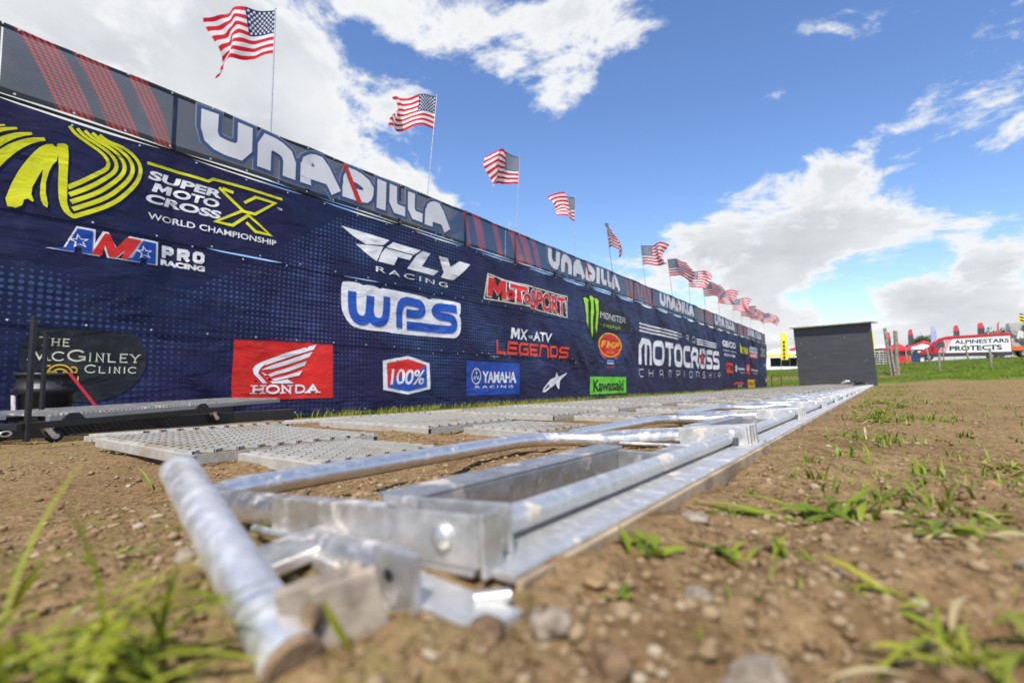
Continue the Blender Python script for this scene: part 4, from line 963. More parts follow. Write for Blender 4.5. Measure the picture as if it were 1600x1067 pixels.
def caked(name, c, d, k):
    g = G(name); o = g.pos(); n = g.noise(o, k, 6, .7); f = g.ramp(n, .52, .68)
    g.base(g.mix(f, g.mix(g.ramp(g.noise(o, k*7, 4), .3, .7), tuple(x*.8 for x in c), c), d)); g.set(g.bsdf.inputs['Metallic'], g.m('MULTIPLY', g.m('SUBTRACT', 1.0, f), .35)); g.p(Roughness=.68); g.bump(g.noise(o, k*14, 4), .3, .004)
    return g.mat
M_MATBAR = caked('weathered_bar', (.40, .385, .35), (.235, .175, .115), 2.4); M_MATFRAME = caked('weathered_zinc', (.46, .435, .385), (.27, .205, .135), 3.0)
# ------------------------------------------------------------------ steel grating mats in the start lanes
def build_mat(w, d, name_label=''):
    """local origin at the front right corner on the ground; extends -x by w and +y by d"""
    t = thing('grating_mat', '', 'grating'); h = .034
    f = MB(); f.box((-w/2, .0125, h/2), (w, .025, h), None, .002); f.box((-w/2, d - .0125, h/2), (w, .025, h), None, .002)
    f.box((-.004, d/2, h/2), (.008, d - .05, h - .004)); f.box((-w + .004, d/2, h/2), (.008, d - .05, h - .004))
    f.build('channel_frame', M_MATFRAME, t)
    for y in (.0125, d - .0125): MB().box((-.0002, y, h/2), (.0015, .017, h - .012)).build('channel_mouth', M_BLACK, t)
    # expanded-metal deck: zigzag strands meeting at nodes
    V, Fc = [], []; px, py = .064, .036; n = int(w/px*2); rows = int((d - .055)/py)
    for r in range(rows + 1):
        yb = .026 + r*py
        for k in range(n):
            xa, xb_ = -k*px/2, -(k + 1)*px/2; sa, sb = ((k + r) % 2)*2 - 1, ((k + 1 + r) % 2)*2 - 1
            ya, yc = yb + sa*py*.40, yb + sb*py*.40
            za = zb = h + .010 + (r % 2)*.0006
            q = len(V); hw = .0030
            V += [(xa, ya - hw, za), (xb_, yc - hw, zb), (xb_, yc + hw, zb), (xa, ya + hw, za), (xa, ya - hw, za - .010), (xb_, yc - hw, zb - .010), (xb_, yc + hw, zb - .010), (xa, ya + hw, za - .010)]
            Fc += [(q, q + 1, q + 2, q + 3), (q, q + 4, q + 5, q + 1), (q + 3, q + 2, q + 6, q + 7)]
    dk = mesh_obj('grating_deck', V, Fc, M_MATBAR, t); dk['kind'] = 'stuff'
    return t
mats0 = {'front': build_mat(.44, .46), 'middle': build_mat(.88, .74), 'back': build_mat(.82, .72)}
used = set()
MATX = {'front': -1.24, 'middle': -1.79, 'back': -2.72}; MATY = {'front': .83, 'middle': .715, 'back': .96}
for i in range(NG - 1):
    for nm in ('front', 'middle', 'back'):
        jr = random.Random(i*7 + len(nm))
        if nm == 'back' and i == 0: pass
        o = mats0[nm] if nm not in used else copy_tree(mats0[nm]); used.add(nm)
        X = MATX[nm] + jr.uniform(-.04, .04); Y = MATY[nm] + GS*i + jr.uniform(-.03, .03)
        w = .44 if nm == 'front' else .86
        za = float(ground_base(X, Y + .4)); zb = float(ground_base(X - w, Y + .4)); zy = float(ground_base(X, Y + .8)) - float(ground_base(X, Y))
        o.location = (X, Y, za + .002 + jr.uniform(0, .004)); o.rotation_euler = (math.atan(zy/.8), -math.atan2(za - zb, w), jr.uniform(-.018, .018))
        where = {'front': 'short steel grating mat nearest the hoops', 'middle': 'long steel grating mat in the middle', 'back': 'long steel grating mat nearest the wall'}[nm]
        o['label'] = where + ', ' + ORD[i] + ' start lane from the camera'; o['group'] = 'grating mats in the start lanes'

# ------------------------------------------------------------------ dolly with stacked gratings, bin, red bar at the wall's near end
DA = math.atan2(1.2, -.62) - math.pi/2
t = thing('flat_dolly', 'low black steel dolly on casters with two uprights', 'dolly', (-4.33, .80, gz(-4.4, 1.0)), DA); t.scale = (1, 1, .70)
ln, wd = 1.95, .75
fr = MB()
for x in (0, -wd): fr.box((x, ln/2, .175), (.055, ln, .06), None, .003)
for y in (.10, .7, 1.3, ln - .06): fr.box((-wd/2, y, .165), (wd - .06, .05, .04))
fr.build('deck_frame', M_BLACK, t)
MB().box((.030, .06, .60), (.026, .026, 1.12), None, .003).build('upright', M_BLACK, t)
MB().box((-.47, .55, .58), (.024, .024, .98), None, .003).build('upright', M_BLACK, t)
for y in (.36, 1.55):
    MB().prism([(-.08, .205), (-.05, .25), (-.03, .268), (.03, .268), (.05, .25), (.08, .205)], 'x', .012, .026, lambda v, y=y: Vector((v.x, v.y + y, v.z))).build('lug', M_BLACK, t)
for (x, y) in ((-.02, .22), (-.02, ln - .22), (-wd + .02, .22), (-wd + .02, ln - .22)):
    w_ = MB(); w_.lathe([(.028, -.014), (.052, -.014), (.055, -.010), (.055, .010), (.052, .014), (.028, .014)], 18, (x, y + .05, .056), 'x'); cs = w_.build('caster', M_BLACKPL, t)
    MB().lathe([(.026, -.0155), (.026, .0155)], 14, (x, y + .05, .056), 'x').build('hub', M_PLATE, cs)
    MB().box((x + .018, y + .015, .095), (.006, .04, .085), rotm('X', .5)).box((x - .018, y + .015, .095), (.006, .04, .085), rotm('X', .5)).box((x, y, .140), (.05, .06, .008)).build('caster_fork', M_PIPE, cs)
MB().tube([(.03, -.06 + .03*math.cos(R(a)), .13 + .022*math.sin(R(a))) for a in range(0, 361, 30)], .007, 6).build('tow_ring', M_PIPE, t)
t2 = thing('dolly_rail', 'dark steel channel lying under the wall beside the dolly', 'beam', (-5.25, -1.0, gz(-5.3, 1) + .05))
MB().box((0, 1.9, .03), (.10, 4.6, .11), None, .004).build('beam', M_BLACK, t2)
for y in (.3, 1.5, 2.8, 3.9): MB().box((0, y, -.055), (.16, .12, .07), None, .003).build('support_block', M_WOODPOST, t2)
def stack(loc, rz, L_, W_, lab):
    t = thing('grating_stack_panel', lab, 'grating', loc, rz, 'gratings stored at the wall')
    f = MB(); f.box((0, L_/2, .018), (.03, L_, .036), None, .002); f.box((-W_, L_/2, .018), (.03, L_, .036), None, .002); f.build('channel_frame', M_RAIL, t)
    d = MB(); n = int(L_/.035)
    for k in range(n): d.box((-W_/2, .02 + k*.035, .040), (W_ + .03, .012, .016))
    o = d.build('tread_bars', M_RAIL, t); o['kind'] = 'stuff'
    return t
dz = gz(-4.4, 1.0)
stack((-4.42, .98, dz + .143), DA, 2.55, .62, 'silver serrated grating lying on the black dolly')
stack((-4.40, -1.70, dz + .150), DA*.25, 2.55, .62, 'silver serrated grating at the left edge, behind the black upright')
t = thing('trash_can', 'small black plastic trash can standing behind the dolly', 'trash can', (-5.62, 1.23, gz(-5.62, 1.23)))
MB().lathe([(.135, 0), (.150, .02), (.172, .34), (.192, .345), (.196, .40), (.186, .402), (.190, .485), (.204, .490), (.206, .510), (.192, .512), (.18, .49), (.14, .03)], 28).build('can_body', M_BLACKPL, t)
for s in (-1, 1): MB().box((.0, s*.200, .37), (.09, .03, .035), None, .006).build('handle', M_BLACKPL, t)
MB().box((-.03, -.19, .25), (.10, .012, .16), rotm('X', .06), .003).build('paper_label', plain('faded_label', (.62, .56, .54), .6), t)
t = thing('red_bar', 'slim red painted bar leaning on the black trash can', 'bar', (-5.33, 1.62, gz(-5.35, 1.6)))
a, b = Vector((0, 0, .02)), Vector((-.09, -.30, .50)); q = (b - a).to_track_quat('Z', 'Y').to_matrix()
MB().box((a + b)/2, (.050, .022, (b - a).length), q, .003).build('bar', plain('red_paint', (.42, .012, .03), .4), t)

# ------------------------------------------------------------------ black board at the far end of the gate
A_ = Vector((-4.37, 40.03, -.76)); B_ = Vector((-.02, 38.19, -.60)); dv = (B_ - A_); dv.z = 0; Lb = dv.length; rz = math.atan2(dv.y, dv.x)
t = thing('board_screen', 'tall black board screen leaning at the far end of the gate, pale roof edge', 'screen', (A_.x, A_.y, A_.z), rz)
g = G('black_board'); o_ = g.obj(); gm = g.nd('ShaderNodeMapping'); g.L.new(o_, gm.inputs[0]); gm.inputs['Scale'].default_value = (.5, .5, 4)
g.base(g.mix(g.ramp(g.noise(gm.outputs[0], 1.6, 7, .65), .3, .75), (.062, .065, .072), (.083, .086, .094))); g.p(Roughness=.75); g.bump(g.noise(gm.outputs[0], 6, 5), .1, .01); M_BOARD = g.mat
ln_ = .136; Hb = 4.0
def lean(v): return Vector((v.x, v.y - ln_*v.z, v.z))
for k in range(2):
    for j in range(2):
        z0, z1 = j*2.031, j*2.031 + 2.03
        if j == 1: z1 = Hb
        x0, x1 = k*Lb/2 + .004*k, (k + 1)*Lb/2
        MB().prism([(x0, -.03), (x1, -.03), (x1, .03), (x0, .03)], 'z', z0, z1, lean).build('board', M_BOARD, t)
MB().prism([(-.12, -.26), (Lb + .14, -.26), (Lb + .14, .60), (-.12, .60)], 'z', Hb + .004, Hb + .07, lean).build('roof_edge', plain('pale_timber', (.40, .32, .25), .8, 0, .2, 3), t)
sr_ = random.Random(3)
for k in range(9):
    x, z = sr_.uniform(.3, Lb - .4), sr_.uniform(.3, 3.4); MB().box((x, -.034 - ln_*z, z), (sr_.uniform(.05, .22), .004, sr_.uniform(.012, .04)), rotm('Y', sr_.uniform(-.6, .6))).build('scuff', plain('pale_scuff', (.22, .22, .23), .8), t)
for x in (.6, 1.6, 2.4):
    MB().tube([(x, .05 - ln_*2.6, 2.6), (x, 1.9, .0)], .045, 6).build('brace', M_WOODPOST, t)
t = thing('tarp_heap', 'crumpled black tarp heap with a white scrap before the black board', 'tarp', (-1.35, 37.3, gz(-1.35, 37.3)))
bm = bmesh.new(); bmesh.ops.create_icosphere(bm, subdivisions=4, radius=1)
for v in bm.verts:
    n = 1 + .35*float(vnoise(v.co.x*2.2 + 4, v.co.y*2.2 + v.co.z*1.7, 3)); v.co = Vector((v.co.x*.85*n, v.co.y*.5*n, max(0, v.co.z)*.20*n*(1 + .8*float(vnoise(v.co.x*4, v.co.y*4, 9)))))
me = bpy.data.meshes.new('tarp'); bm.to_mesh(me); bm.free(); me.materials.append(M_BLACKPL); o = bpy.data.objects.new('tarp', me); COL.objects.link(o); o.parent = t
MB().box((-.2, -.1, .22), (.25, .2, .14), rotm('Z', .5), .03).build('white_scrap', plain('white_cloth', (.7, .7, .7), .7), t)
t = thing('barrier_stand', 'thin black tube stand on feet at the far end of the wall', 'stand', (-5.35, 36.9, gz(-5.35, 36.9)), .1)
for x in (-.27, .27):
    MB().tube([(x, 0, .03), (x, 0, .78)], .022, 6).build('upright', M_BLACK, t); MB().box((x, 0, .02), (.12, .45, .04), None, .004).build('foot', M_BLACK, t)
MB().tube([(-.29, 0, .77), (.29, 0, .77)], .018, 6).build('top_bar', M_BLACK, t)

# ------------------------------------------------------------------ paddock fence
def post(x, y, h, r, lean_, lab, name='fence_post', wires=True):
    t = thing(name, lab, 'post', (x, y, gz(x, y) - .05), 0, 'wooden posts on the grass bank')
    pr = random.Random(int(x*100 + y)); pts = [(lean_[0]*k/4 + pr.uniform(-.012, .012), lean_[1]*k/4, (h + .05)*k/4) for k in range(5)]
    MB().tube(pts, [r*1.06, r, r*.98, r*.97, r*.93], 9).build('post_shaft', M_WOODPOST, t)
    return Vector((x + lean_[0], y + lean_[1], gz(x, y) + h))
post(.87, 49.8, 3.65, .13, (-.30, -.1), 'taller of two old grey wooden posts standing together by the board', 'old_post')
post(1.25, 49.95, 3.42, .15, (-.02, -.1), 'slightly shorter of two old grey wooden posts standing together', 'old_post')
post(1.10, 49.6, 2.1, .09, (-.22, 0), 'short split stake wedged between the two old posts', 'old_post')
p1 = post(3.93, 52.0, 1.38, .085, (.03, 0), 'grey fence post on the bank left of the van lettering, lower row')
p2 = post(7.23, 54.3, 1.45, .085, (-.02, 0), 'grey fence post on the bank at the right, lower row')
p3 = post(4.6, 70.8, 1.5, .10, (-.28, 0), 'leaning grey fence post in front of the van nose')
p4 = post(7.96, 73.2, 1.6, .085, (-.20, 0), 'grey fence post in front of the van side panel, upper row')
p5 = post(6.0, 74.0, 1.5, .06, (-.05, 0), 'thin brown stake in front of the van door')
p6 = post(2.58, 69.4, 1.6, .085, (-.05, 0), 'grey fence post in front of the red canopies')
for a, b, lab in ((p1, p2, 'sagging wire between the two lower fence posts'), (p3, p4, 'sagging wire along the upper fence posts'), (Vector((1.1, 49.8, 1.4)), p1, 'sagging wire from the old posts to the lower fence')):
    m_ = MB()
    for k in (0.12, .55): m_.tube([a.lerp(b, s/8) - Vector((0, 0, k + .10*math.sin(math.pi*s/8))) for s in range(9)], .006, 4)
    prop(m_.build('fence_wire', M_STEELDK), lab, 'wire')

# ------------------------------------------------------------------ vehicles, tents and flags in the paddock
M_VRED = plain('van_red', (.42, .012, .022), .28, 0, .06, 2); M_VWHITE = plain('van_white', (.76, .76, .77), .3, 0, .04, 2); M_GLASS = plain('dark_glass', (.02, .03, .04), .08, 0, .2, 1, .8)
M_TYRE = plain('tyre_rubber', (.022, .022, .023), .8); M_TRIM = plain('grey_trim', (.035, .036, .04), .55)
def wheel(parent, c, r, w):
    o = MB().lathe([(r*.55, -w/2), (r*.92, -w/2), (r, -w*.35), (r, w*.35), (r*.92, w/2), (r*.55, w/2)], 20, c, 'y').build('tyre', M_TYRE, parent)
    MB().lathe([(r*.2, -w*.50), (r*.5, -w*.46), (r*.56, -w*.51)], 14, c, 'y').build('rim', plain('alloy', (.35, .35, .36), .4, .7), o)
def flat_text(body, box, y, mat, parent, bold=.04, shear=0.0, off=0.0):
    V, Fc = text2d(body, bold); Q = fit(V, box, shear); return mesh_obj('lettering', [(q[0], y, q[1]) for q in Q], Fc, mat, parent)
vz = gz(8.3, 80.9)
t = thing('delivery_van', 'long red and white high-roof van with bold black lettering on its side', 'van', (8.3, 80.9, vz), -.09)
W2 = .98; hl = 4.2
prof = [(-hl, .55), (-hl + .02, .98), (-hl + .25, 1.18), (-hl + 1.05, 1.42), (-hl + 1.75, 2.25), (-hl + 2.15, 2.62), (-hl + 2.9, 2.84), (hl - .15, 2.98), (hl, 2.80), (hl, .52), (-hl + .1, .42)]
bd = MB(); bd.prism(prof, 'y', -W2, W2); o = bd.build('body', M_VRED, t)
mo = o.modifiers.new('bevel', 'BEVEL'); mo.width = .09; mo.segments = 3; mo.limit_method = 'ANGLE'
MB().prism([(-hl + 2.7, .85), (-hl + 3.35, 2.44), (hl - .10, 2.62), (hl - .06, .85)], 'y', -W2 - .012, -W2 + .02).build('white_side_panel', M_VWHITE, t)
for k in range(7):
    x = -hl + 2.0 + k*.13; MB().prism([(x, .85), (x + .05, .85), (x + .05 + .65, 2.40), (x + .65, 2.40)], 'y', -W2 - .006, -W2 + .02).build('white_slash', M_VWHITE, t)
MB().prism([(-hl + .35, .40), (-hl + .2, .80), (hl - .02, .80), (hl - .02, .40)], 'y', -W2 - .018, -W2 + .02).build('lower_cladding', M_TRIM, t)
MB().prism([(-hl - .05, .45), (-hl - .03, .92), (-hl + .30, 1.02), (-hl + .35, .42)], 'y', -W2 - .01, W2 + .01).build('bumper', M_TRIM, t)
MB().prism([(-hl + 1.62, 1.50), (-hl + 2.05, 2.16), (-hl + 2.62, 2.16), (-hl + 2.62, 1.50)], 'y', -W2 - .008, -W2 + .02).build('door_window', M_GLASS, t)
MB().prism([(-hl + 1.02, 1.46), (-hl + 1.72, 2.28), (-hl + 1.80, 2.26), (-hl + 1.10, 1.42)], 'y', -W2 + .10, W2 - .10, lambda v: Vector((v.x - .035, v.y, v.z + .03))).build('windscreen', M_GLASS, t)
MB().box((-hl + .20, -W2 + .18, 1.06), (.30, .40, .22), rotm('Y', -.5), .04).build('headlight', plain('lamp_glass', (.6, .62, .65), .15), t)
MB().box((-hl + 1.55, -W2 - .16, 1.58), (.14, .22, .34), None, .03).build('mirror', M_TRIM, t)
for x in (-hl + 1.10, hl - 1.75):
    MB().lathe([(.46, -.012), (.46, .02)], 22, (x, -W2 - .010, .42), 'y').build('wheel_arch', M_TYRE, t)
    wheel(t, (x, -W2 + .10, .36), .36, .27); wheel(t, (x, W2 - .12, .36), .36, .25)
flat_text('ALPINESTARS', (-hl + 3.55, hl - .20, 1.86, 2.36), -W2 - .016, BLK, t, .034); flat_text('PROTECTS', (-hl + 3.05, hl - .80, 1.05, 1.66), -W2 - .016, BLK, t, .04)

def trailer(loc, rz_, L_, H_, lab, mat, band, n=3):
    t = thing('race_trailer', lab, 'trailer', loc, rz_)
    MB().box((L_/2, 0, .95 + H_/2), (L_, 2.5, H_), None, .05).build('box_body', mat, t)
    MB().box((L_/2, -1.262, 1.10), (L_ - .1, .02, .5), None, .004).build('lower_band', band, t)
    MB().box((L_*.55, 0, .80), (L_*.85, 2.2, .28), None, .01).build('chassis', M_TRIM, t)
    for k in range(n): wheel(t, (1.2 + k*1.05, -1.12, .5), .5, .3); wheel(t, (1.2 + k*1.05, 1.12, .5), .5, .3)
    return t
g = G('camouflage_wrap'); n_ = g.noise(g.obj(), .9, 5, .6, .8); g.base(g.mix(g.ramp(n_, .42, .56), (.05, .055, .05), (.36, .36, .34))); g.p(Roughness=.4); M_CAMO = g.mat
t = trailer((12.65, 83.0, gz(13, 83) - .1), -.05, 14, 3.15, 'tall race trailer with grey splashed wrap and orange band at the right edge', M_CAMO, plain('band_orange', (.55, .12, .02), .5))
flat_text('RACING', (.6, 4.2, 2.2, 3.1), -1.27, plain('pale_graphic', (.6, .6, .58), .5), t, .06, .2)
def feather(x, y, z1, cols, lab, w=.62, h=3.4):
    zb = gz(x, y); hh = z1 - zb
    t = thing('feather_flag', lab, 'feather flag', (x, y, zb - .05), 0, 'feather flags in the paddock')
    MB().tube([(0, 0, 0), (0, 0, hh*.75), (.03, 0, hh*.92), (.16, 0, hh), (.36, 0, hh + .02)], [.03, .025, .02, .015, .012], 6).build('pole', M_POLE, t)
    h = min(h, hh*.8); n = 14; segs = len(cols)
    for s, c in enumerate(cols):
        V, Fc = [], []
        for k in range(n + 1):
            f = (s + k/n)/segs; z = hh - h + h*f; ww = w*(1.0 if f < .72 else max(.12, math.sqrt(max(0, 1 - ((f - .72)/.30)**2)))); bl = .05*math.sin(5*f + x)
            x0 = .02 + (0 if f < .9 else .25*(f - .9)/.1)
            V += [(x0, -.004, z), (x0 + ww, -.004 + bl, z), (x0, .004, z), (x0 + ww, .004 + bl, z)]
        for k in range(n):
            q = k*4; Fc += [(q, q + 1, q + 5, q + 4), (q + 2, q + 6, q + 7, q + 3), (q + 1, q + 3, q + 7, q + 5)]
        mesh_obj('sail', V, Fc, c, t, True)
    return t
F_RED = plain('sail_red', (.50, .03, .04), .6, 0, .1, 2); F_DK = plain('sail_charcoal', (.05, .05, .065), .6); F_LAV = plain('sail_lavender', (.33, .33, .55), .6); F_YEL = plain('sail_yellow', (.72, .60, .01), .6); F_BLK = plain('sail_black', (.02, .02, .02), .6)
feather(3.95, 98.5, 7.2, [F_LAV, F_DK, F_DK, F_RED], 'charcoal feather flag with red tip left of the dark tree')
feather(1.15, 96.4, 6.7, [F_DK, F_DK, F_RED], 'charcoal feather flag with red tip half hidden by the old posts')
feather(6.8, 100.4, 7.7, [F_LAV, F_LAV, F_LAV], 'pale lavender feather flag right beside the dark tree')
feather(9.6, 102.4, 7.8, [F_RED, F_DK, F_DK, F_RED], 'charcoal feather flag with red tip above the front of the van roof', .7)
feather(12.6, 104.5, 8.2, [F_LAV, F_DK, F_DK, F_RED], 'charcoal feather flag with red tip above the middle of the van roof', .8)
feather(15.0, 106.0, 8.3, [F_RED, F_RED], 'thin red feather flag seen edge on above the van tail', .22)
o = feather(17.7, 108.0, 9.3, [F_YEL, F_YEL, F_YEL], 'yellow feather flag with black marks above the race trailer', .85)
for k in range(3): MB().box((.45, -.03, 6.0 + k*.45 - 0), (.5, .02, .2), rotm('Y', .4)).build('black_mark', F_BLK, o)
o = feather(-10.7, 78.3, 6.0, [F_YEL, F_YEL, F_YEL], 'tall yellow feather flag between the wall end and the board', .85, 3.7)
for k in range(5): MB().box((.42, -.06, 1.75 + k*.52), (.26, .02, .34), None, .004).build('black_mark', F_BLK if k != 1 else F_RED, o)
feather(-.75, 85.3, 6.0, [F_YEL, F_YEL], 'yellow feather flag peeping out right of the black board', .5)

def canopy(loc, w, col, lab, h=2.3, pk=1.0, rz_=0.0):
    t = thing('canopy_tent', lab, 'tent', loc, rz_, 'pop-up canopies in the paddock'); q = w/2
    V = [(-q, -q, h), (q, -q, h), (q, q, h), (-q, q, h), (0, 0, h + pk), (-q, -q, h - .3), (q, -q, h - .3), (q, q, h - .3), (-q, q, h - .3)]
    m_ = [(-q*.5, -q*.5, h + pk*.42), (q*.5, -q*.5, h + pk*.42), (q*.5, q*.5, h + pk*.42), (-q*.5, q*.5, h + pk*.42)]
    V += m_; Fc = [(0, 1, 10, 9), (1, 2, 11, 10), (2, 3, 12, 11), (3, 0, 9, 12), (9, 10, 4), (10, 11, 4), (11, 12, 4), (12, 9, 4)]
    mesh_obj('roof', V, Fc, col, t); mesh_obj('valance', V, [(0, 5, 6, 1), (1, 6, 7, 2), (2, 7, 8, 3), (3, 8, 5, 0)], col, t)
    for x in (-q + .05, q - .05):
        for y in (-q + .05, q - .05): MB().box((x, y, h/2), (.05, .05, h)).build('leg', M_PLATE, t)
    return t
C_RED = plain('canopy_red', (.58, .018, .025), .6, 0, .08, 1); C_WH = plain('canopy_white', (.72, .72, .74), .6, 0, .06, 1); C_NAVY = plain('cooler_blue', (.02, .05, .16), .5)
canopy((2.4, 93.8, gz(2.4, 93.8) - .05), 3.4, C_RED, 'red pop-up canopy right behind the old posts', 2.1, 1.1)
canopy((5.6, 95.0, gz(5.6, 95) - .05), 4.2, C_RED, 'wide red pop-up canopy behind the van nose', 2.2, 1.0)
canopy((5.1, 89.0, gz(5.1, 89) - .05), 2.6, C_WH, 'low white-topped canopy just left of the van windscreen', 2.0, .5)
for (x, y, m_, lab) in ((2.6, 84.5, C_RED, 'red display counter under the red canopies'), (4.1, 84.8, C_NAVY, 'dark blue bin beside the van nose'), (3.4, 86.5, plain('counter_orange', (.6, .14, .02), .5), 'orange display case behind the old posts')):
    t = thing('display_counter', lab, 'counter', (x, y, gz(x, y)))
    MB().box((0, 0, .5), (1.5 if m_ is not C_NAVY else .9, .7, 1.0), None, .03).build('counter_body', m_, t); MB().box((0, 0, 1.03), (1.56 if m_ is not C_NAVY else .95, .76, .05), None, .01).build('counter_top', M_TRIM, t)
t = thing('cattle_gate', 'grey tube barrier panels standing left of the old posts', 'barrier', (-.7, 74.0, gz(0, 74)))
for k in range(6): MB().tube([(-1.4, 0, .15 + k*.27), (2.0, 0, .15 + k*.27)], .03, 6).build('rail', M_PLATE, t)
for x in (-1.4, -.3, .9, 2.0): MB().tube([(x, .03, 0), (x, .03, 1.6)], .035, 6).build('post', M_PLATE, t)
# white awnings, dark barricades and a pale barrier strip left of the board
for i, (x, y, w, lab) in enumerate(((-12.6, 92, 5.2, 'white pop-up canopy nearest the wall end, beyond the grass'), (-8.6, 93, 5.2, 'white pop-up canopy behind the yellow feather flag'))):
    canopy((x, y, gz(x, y)), w, C_WH, lab, 2.6, .9)
    o = thing('awning_sign', ('yellow sign strip on the left white canopy', 'yellow sign strip on the right white canopy')[i], 'sign', (x, y - 2.7, gz(x, y) + 2.2)); MB().box((0, 0, 0), (w*.9, .03, .32), None, .004).build('sign_board', F_YEL, o)
t = thing('dark_truck', 'dark trailer standing under the white canopies', 'trailer', (-14.2, 96, gz(-11, 96)))
MB().box((4.6, 0, 1.15), (10, 2.2, 1.6), None, .05).build('box_body', M_TRIM, t)
for k in range(7): MB().box((.6 + k*1.3, -1.13, 1.25), (.9, .04, .7), None, .01).build('side_panel', (M_BLACKPL, M_STEELDK)[k % 2], t)
for k in range(3): wheel(t, (1.5 + k*3, -1.0, .42), .42, .28)
canopy((-10.3, 104, gz(-10.3, 104)), 4.5, C_RED, 'red pop-up canopy glimpsed above the white awnings', 3.6, 1.0)
t = thing('pale_barrier', 'long pale plastic barrier strip along the top of the grass bank', 'barrier', (-19, 78.5, gz(-11, 78.5)))
for k in range(8): MB().box((1.2 + k*2.02, 0, .22), (1.98, .35, .44), None, .05).build('barrier_block', C_WH, t)

t = thing('low_shed', 'long low dark shed roof behind the old posts', 'shed', (1.2, 101.5, gz(1.2, 101.5)))
MB().box((0, 0, 1.1), (8.0, 3.0, 2.2), None, .02).build('wall', M_TRIM, t)
MB().prism([(-4.3, 2.21), (4.3, 2.75), (4.3, 2.95), (-4.3, 2.40)], 'y', -1.9, 1.9).build('roof', M_STEELDK, t)
# ------------------------------------------------------------------ trees behind the paddock
def leaf_mat(name, a, b):
    g = G(name); g.base(g.mix(g.ramp(g.noise(g.pos(), .8, 4), .35, .65), a, b)); g.p(Roughness=.7, Specular_IOR_Level=.2); return g.mat
M_LEAF = leaf_mat('tree_leaves', (.018, .040, .010), (.050, .085, .022))
def tree(x, y, zt, w, lab, seed, base=None):
    zb = gz(x, y) if base is None else base; h = zt - zb; r = np.random.RandomState(seed)
    t = thing('broadleaf_tree', lab, 'tree', (x, y, zb)); m_ = MB(); m_.tube([(0, 0, 0), (.05*h*.3, 0, h*.3), (0, .02*h, h*.55), (0, 0, h*.8)], [h*.035, h*.026, h*.018, h*.006], 8)
    for k in range(8):
        a = k*2.4; z0 = h*(.28 + .05*k); m_.tube([(0, 0, z0), (w*.22*math.cos(a), w*.22*math.sin(a), z0 + h*.10), (w*.40*math.cos(a), w*.40*math.sin(a), z0 + h*.16)], [h*.014, h*.009, h*.003], 5)
    m_.build('trunk', M_WOODPOST, t)
    V, Fc = [], []; ncl = 60
    for c in range(ncl):
        while True:
            q = r.uniform(-1, 1, 3)
            if np.linalg.norm(q) < 1: break
        ctr = np.array([q[0]*w*.44, q[1]*w*.44, h*.62 + q[2]*h*.34]); cr = w*(.10 + .09*r.rand())
        for k in range(90):
            dd = r.normal(size=3); dd /= np.linalg.norm(dd); p = ctr + dd*cr*(.55 + .5*r.rand()); s = w*.022*(.6 + r.rand()); u = r.normal(size=3); u /= np.linalg.norm(u); vv = np.cross(u, dd); vv /= np.linalg.norm(vv) + 1e-6
            n0 = len(V); V += [p - u*s, p + vv*s*.6, p + u*s, p - vv*s*.6]; Fc.append((n0, n0 + 1, n0 + 2, n0 + 3))
    mesh_obj('crown', V, Fc, M_LEAF, t)
tree(10.6, 179, 11.6, 6.6, 'dark round tree between the feather flags', 3)
tree(6.8, 176, 8.7, 6.0, 'lower wide tree just left of the dark round tree', 4)
tree(27.5, 191, 13.2, 9.0, 'dark tree top showing above the van tail', 5)
tree(33, 200, 13.0, 9.0, 'dark tree behind the race trailer', 6)
tree(-4, 230, 7.4, 9.0, 'far tree hidden low behind the board and old posts', 8)

# ------------------------------------------------------------------ stones, weeds and grass
def blob(r, seed, flat=.6, sub=2, rough=.3):
    bm = bmesh.new(); bmesh.ops.create_icosphere(bm, subdivisions=sub, radius=1); sr = random.Random(seed); k = sr.uniform(0, 50)
    sx, sy = sr.uniform(.8, 1.25), sr.uniform(.75, 1.1)
    for v in bm.verts:
        n = 1 + rough*float(vnoise(v.co.x*1.6 + k, v.co.y*1.6 + v.co.z*1.3, seed % 40)) + rough*.4*float(vnoise(v.co.x*4 + k, v.co.z*4 + v.co.y*3, 5)); v.co = Vector((v.co.x*sx*r*n, v.co.y*sy*r*n, v.co.z*flat*r*n))
    me = bpy.data.meshes.new('stone'); bm.to_mesh(me); bm.free(); me.polygons.foreach_set('use_smooth', [True]*len(me.polygons)); return me
ST_G = plain('grey_stone', (.245, .200, .150), .85, 0, .25, 60, spec=.08, bump=.5); ST_T = plain('tan_stone', (0.291, 0.185, 0.093), .85, 0, .25, 60, spec=.08, bump=.5); ST_C = plain('earth_clod', (0.165, 0.107, 0.063), .95, 0, .3, 70, spec=.08, bump=.9)
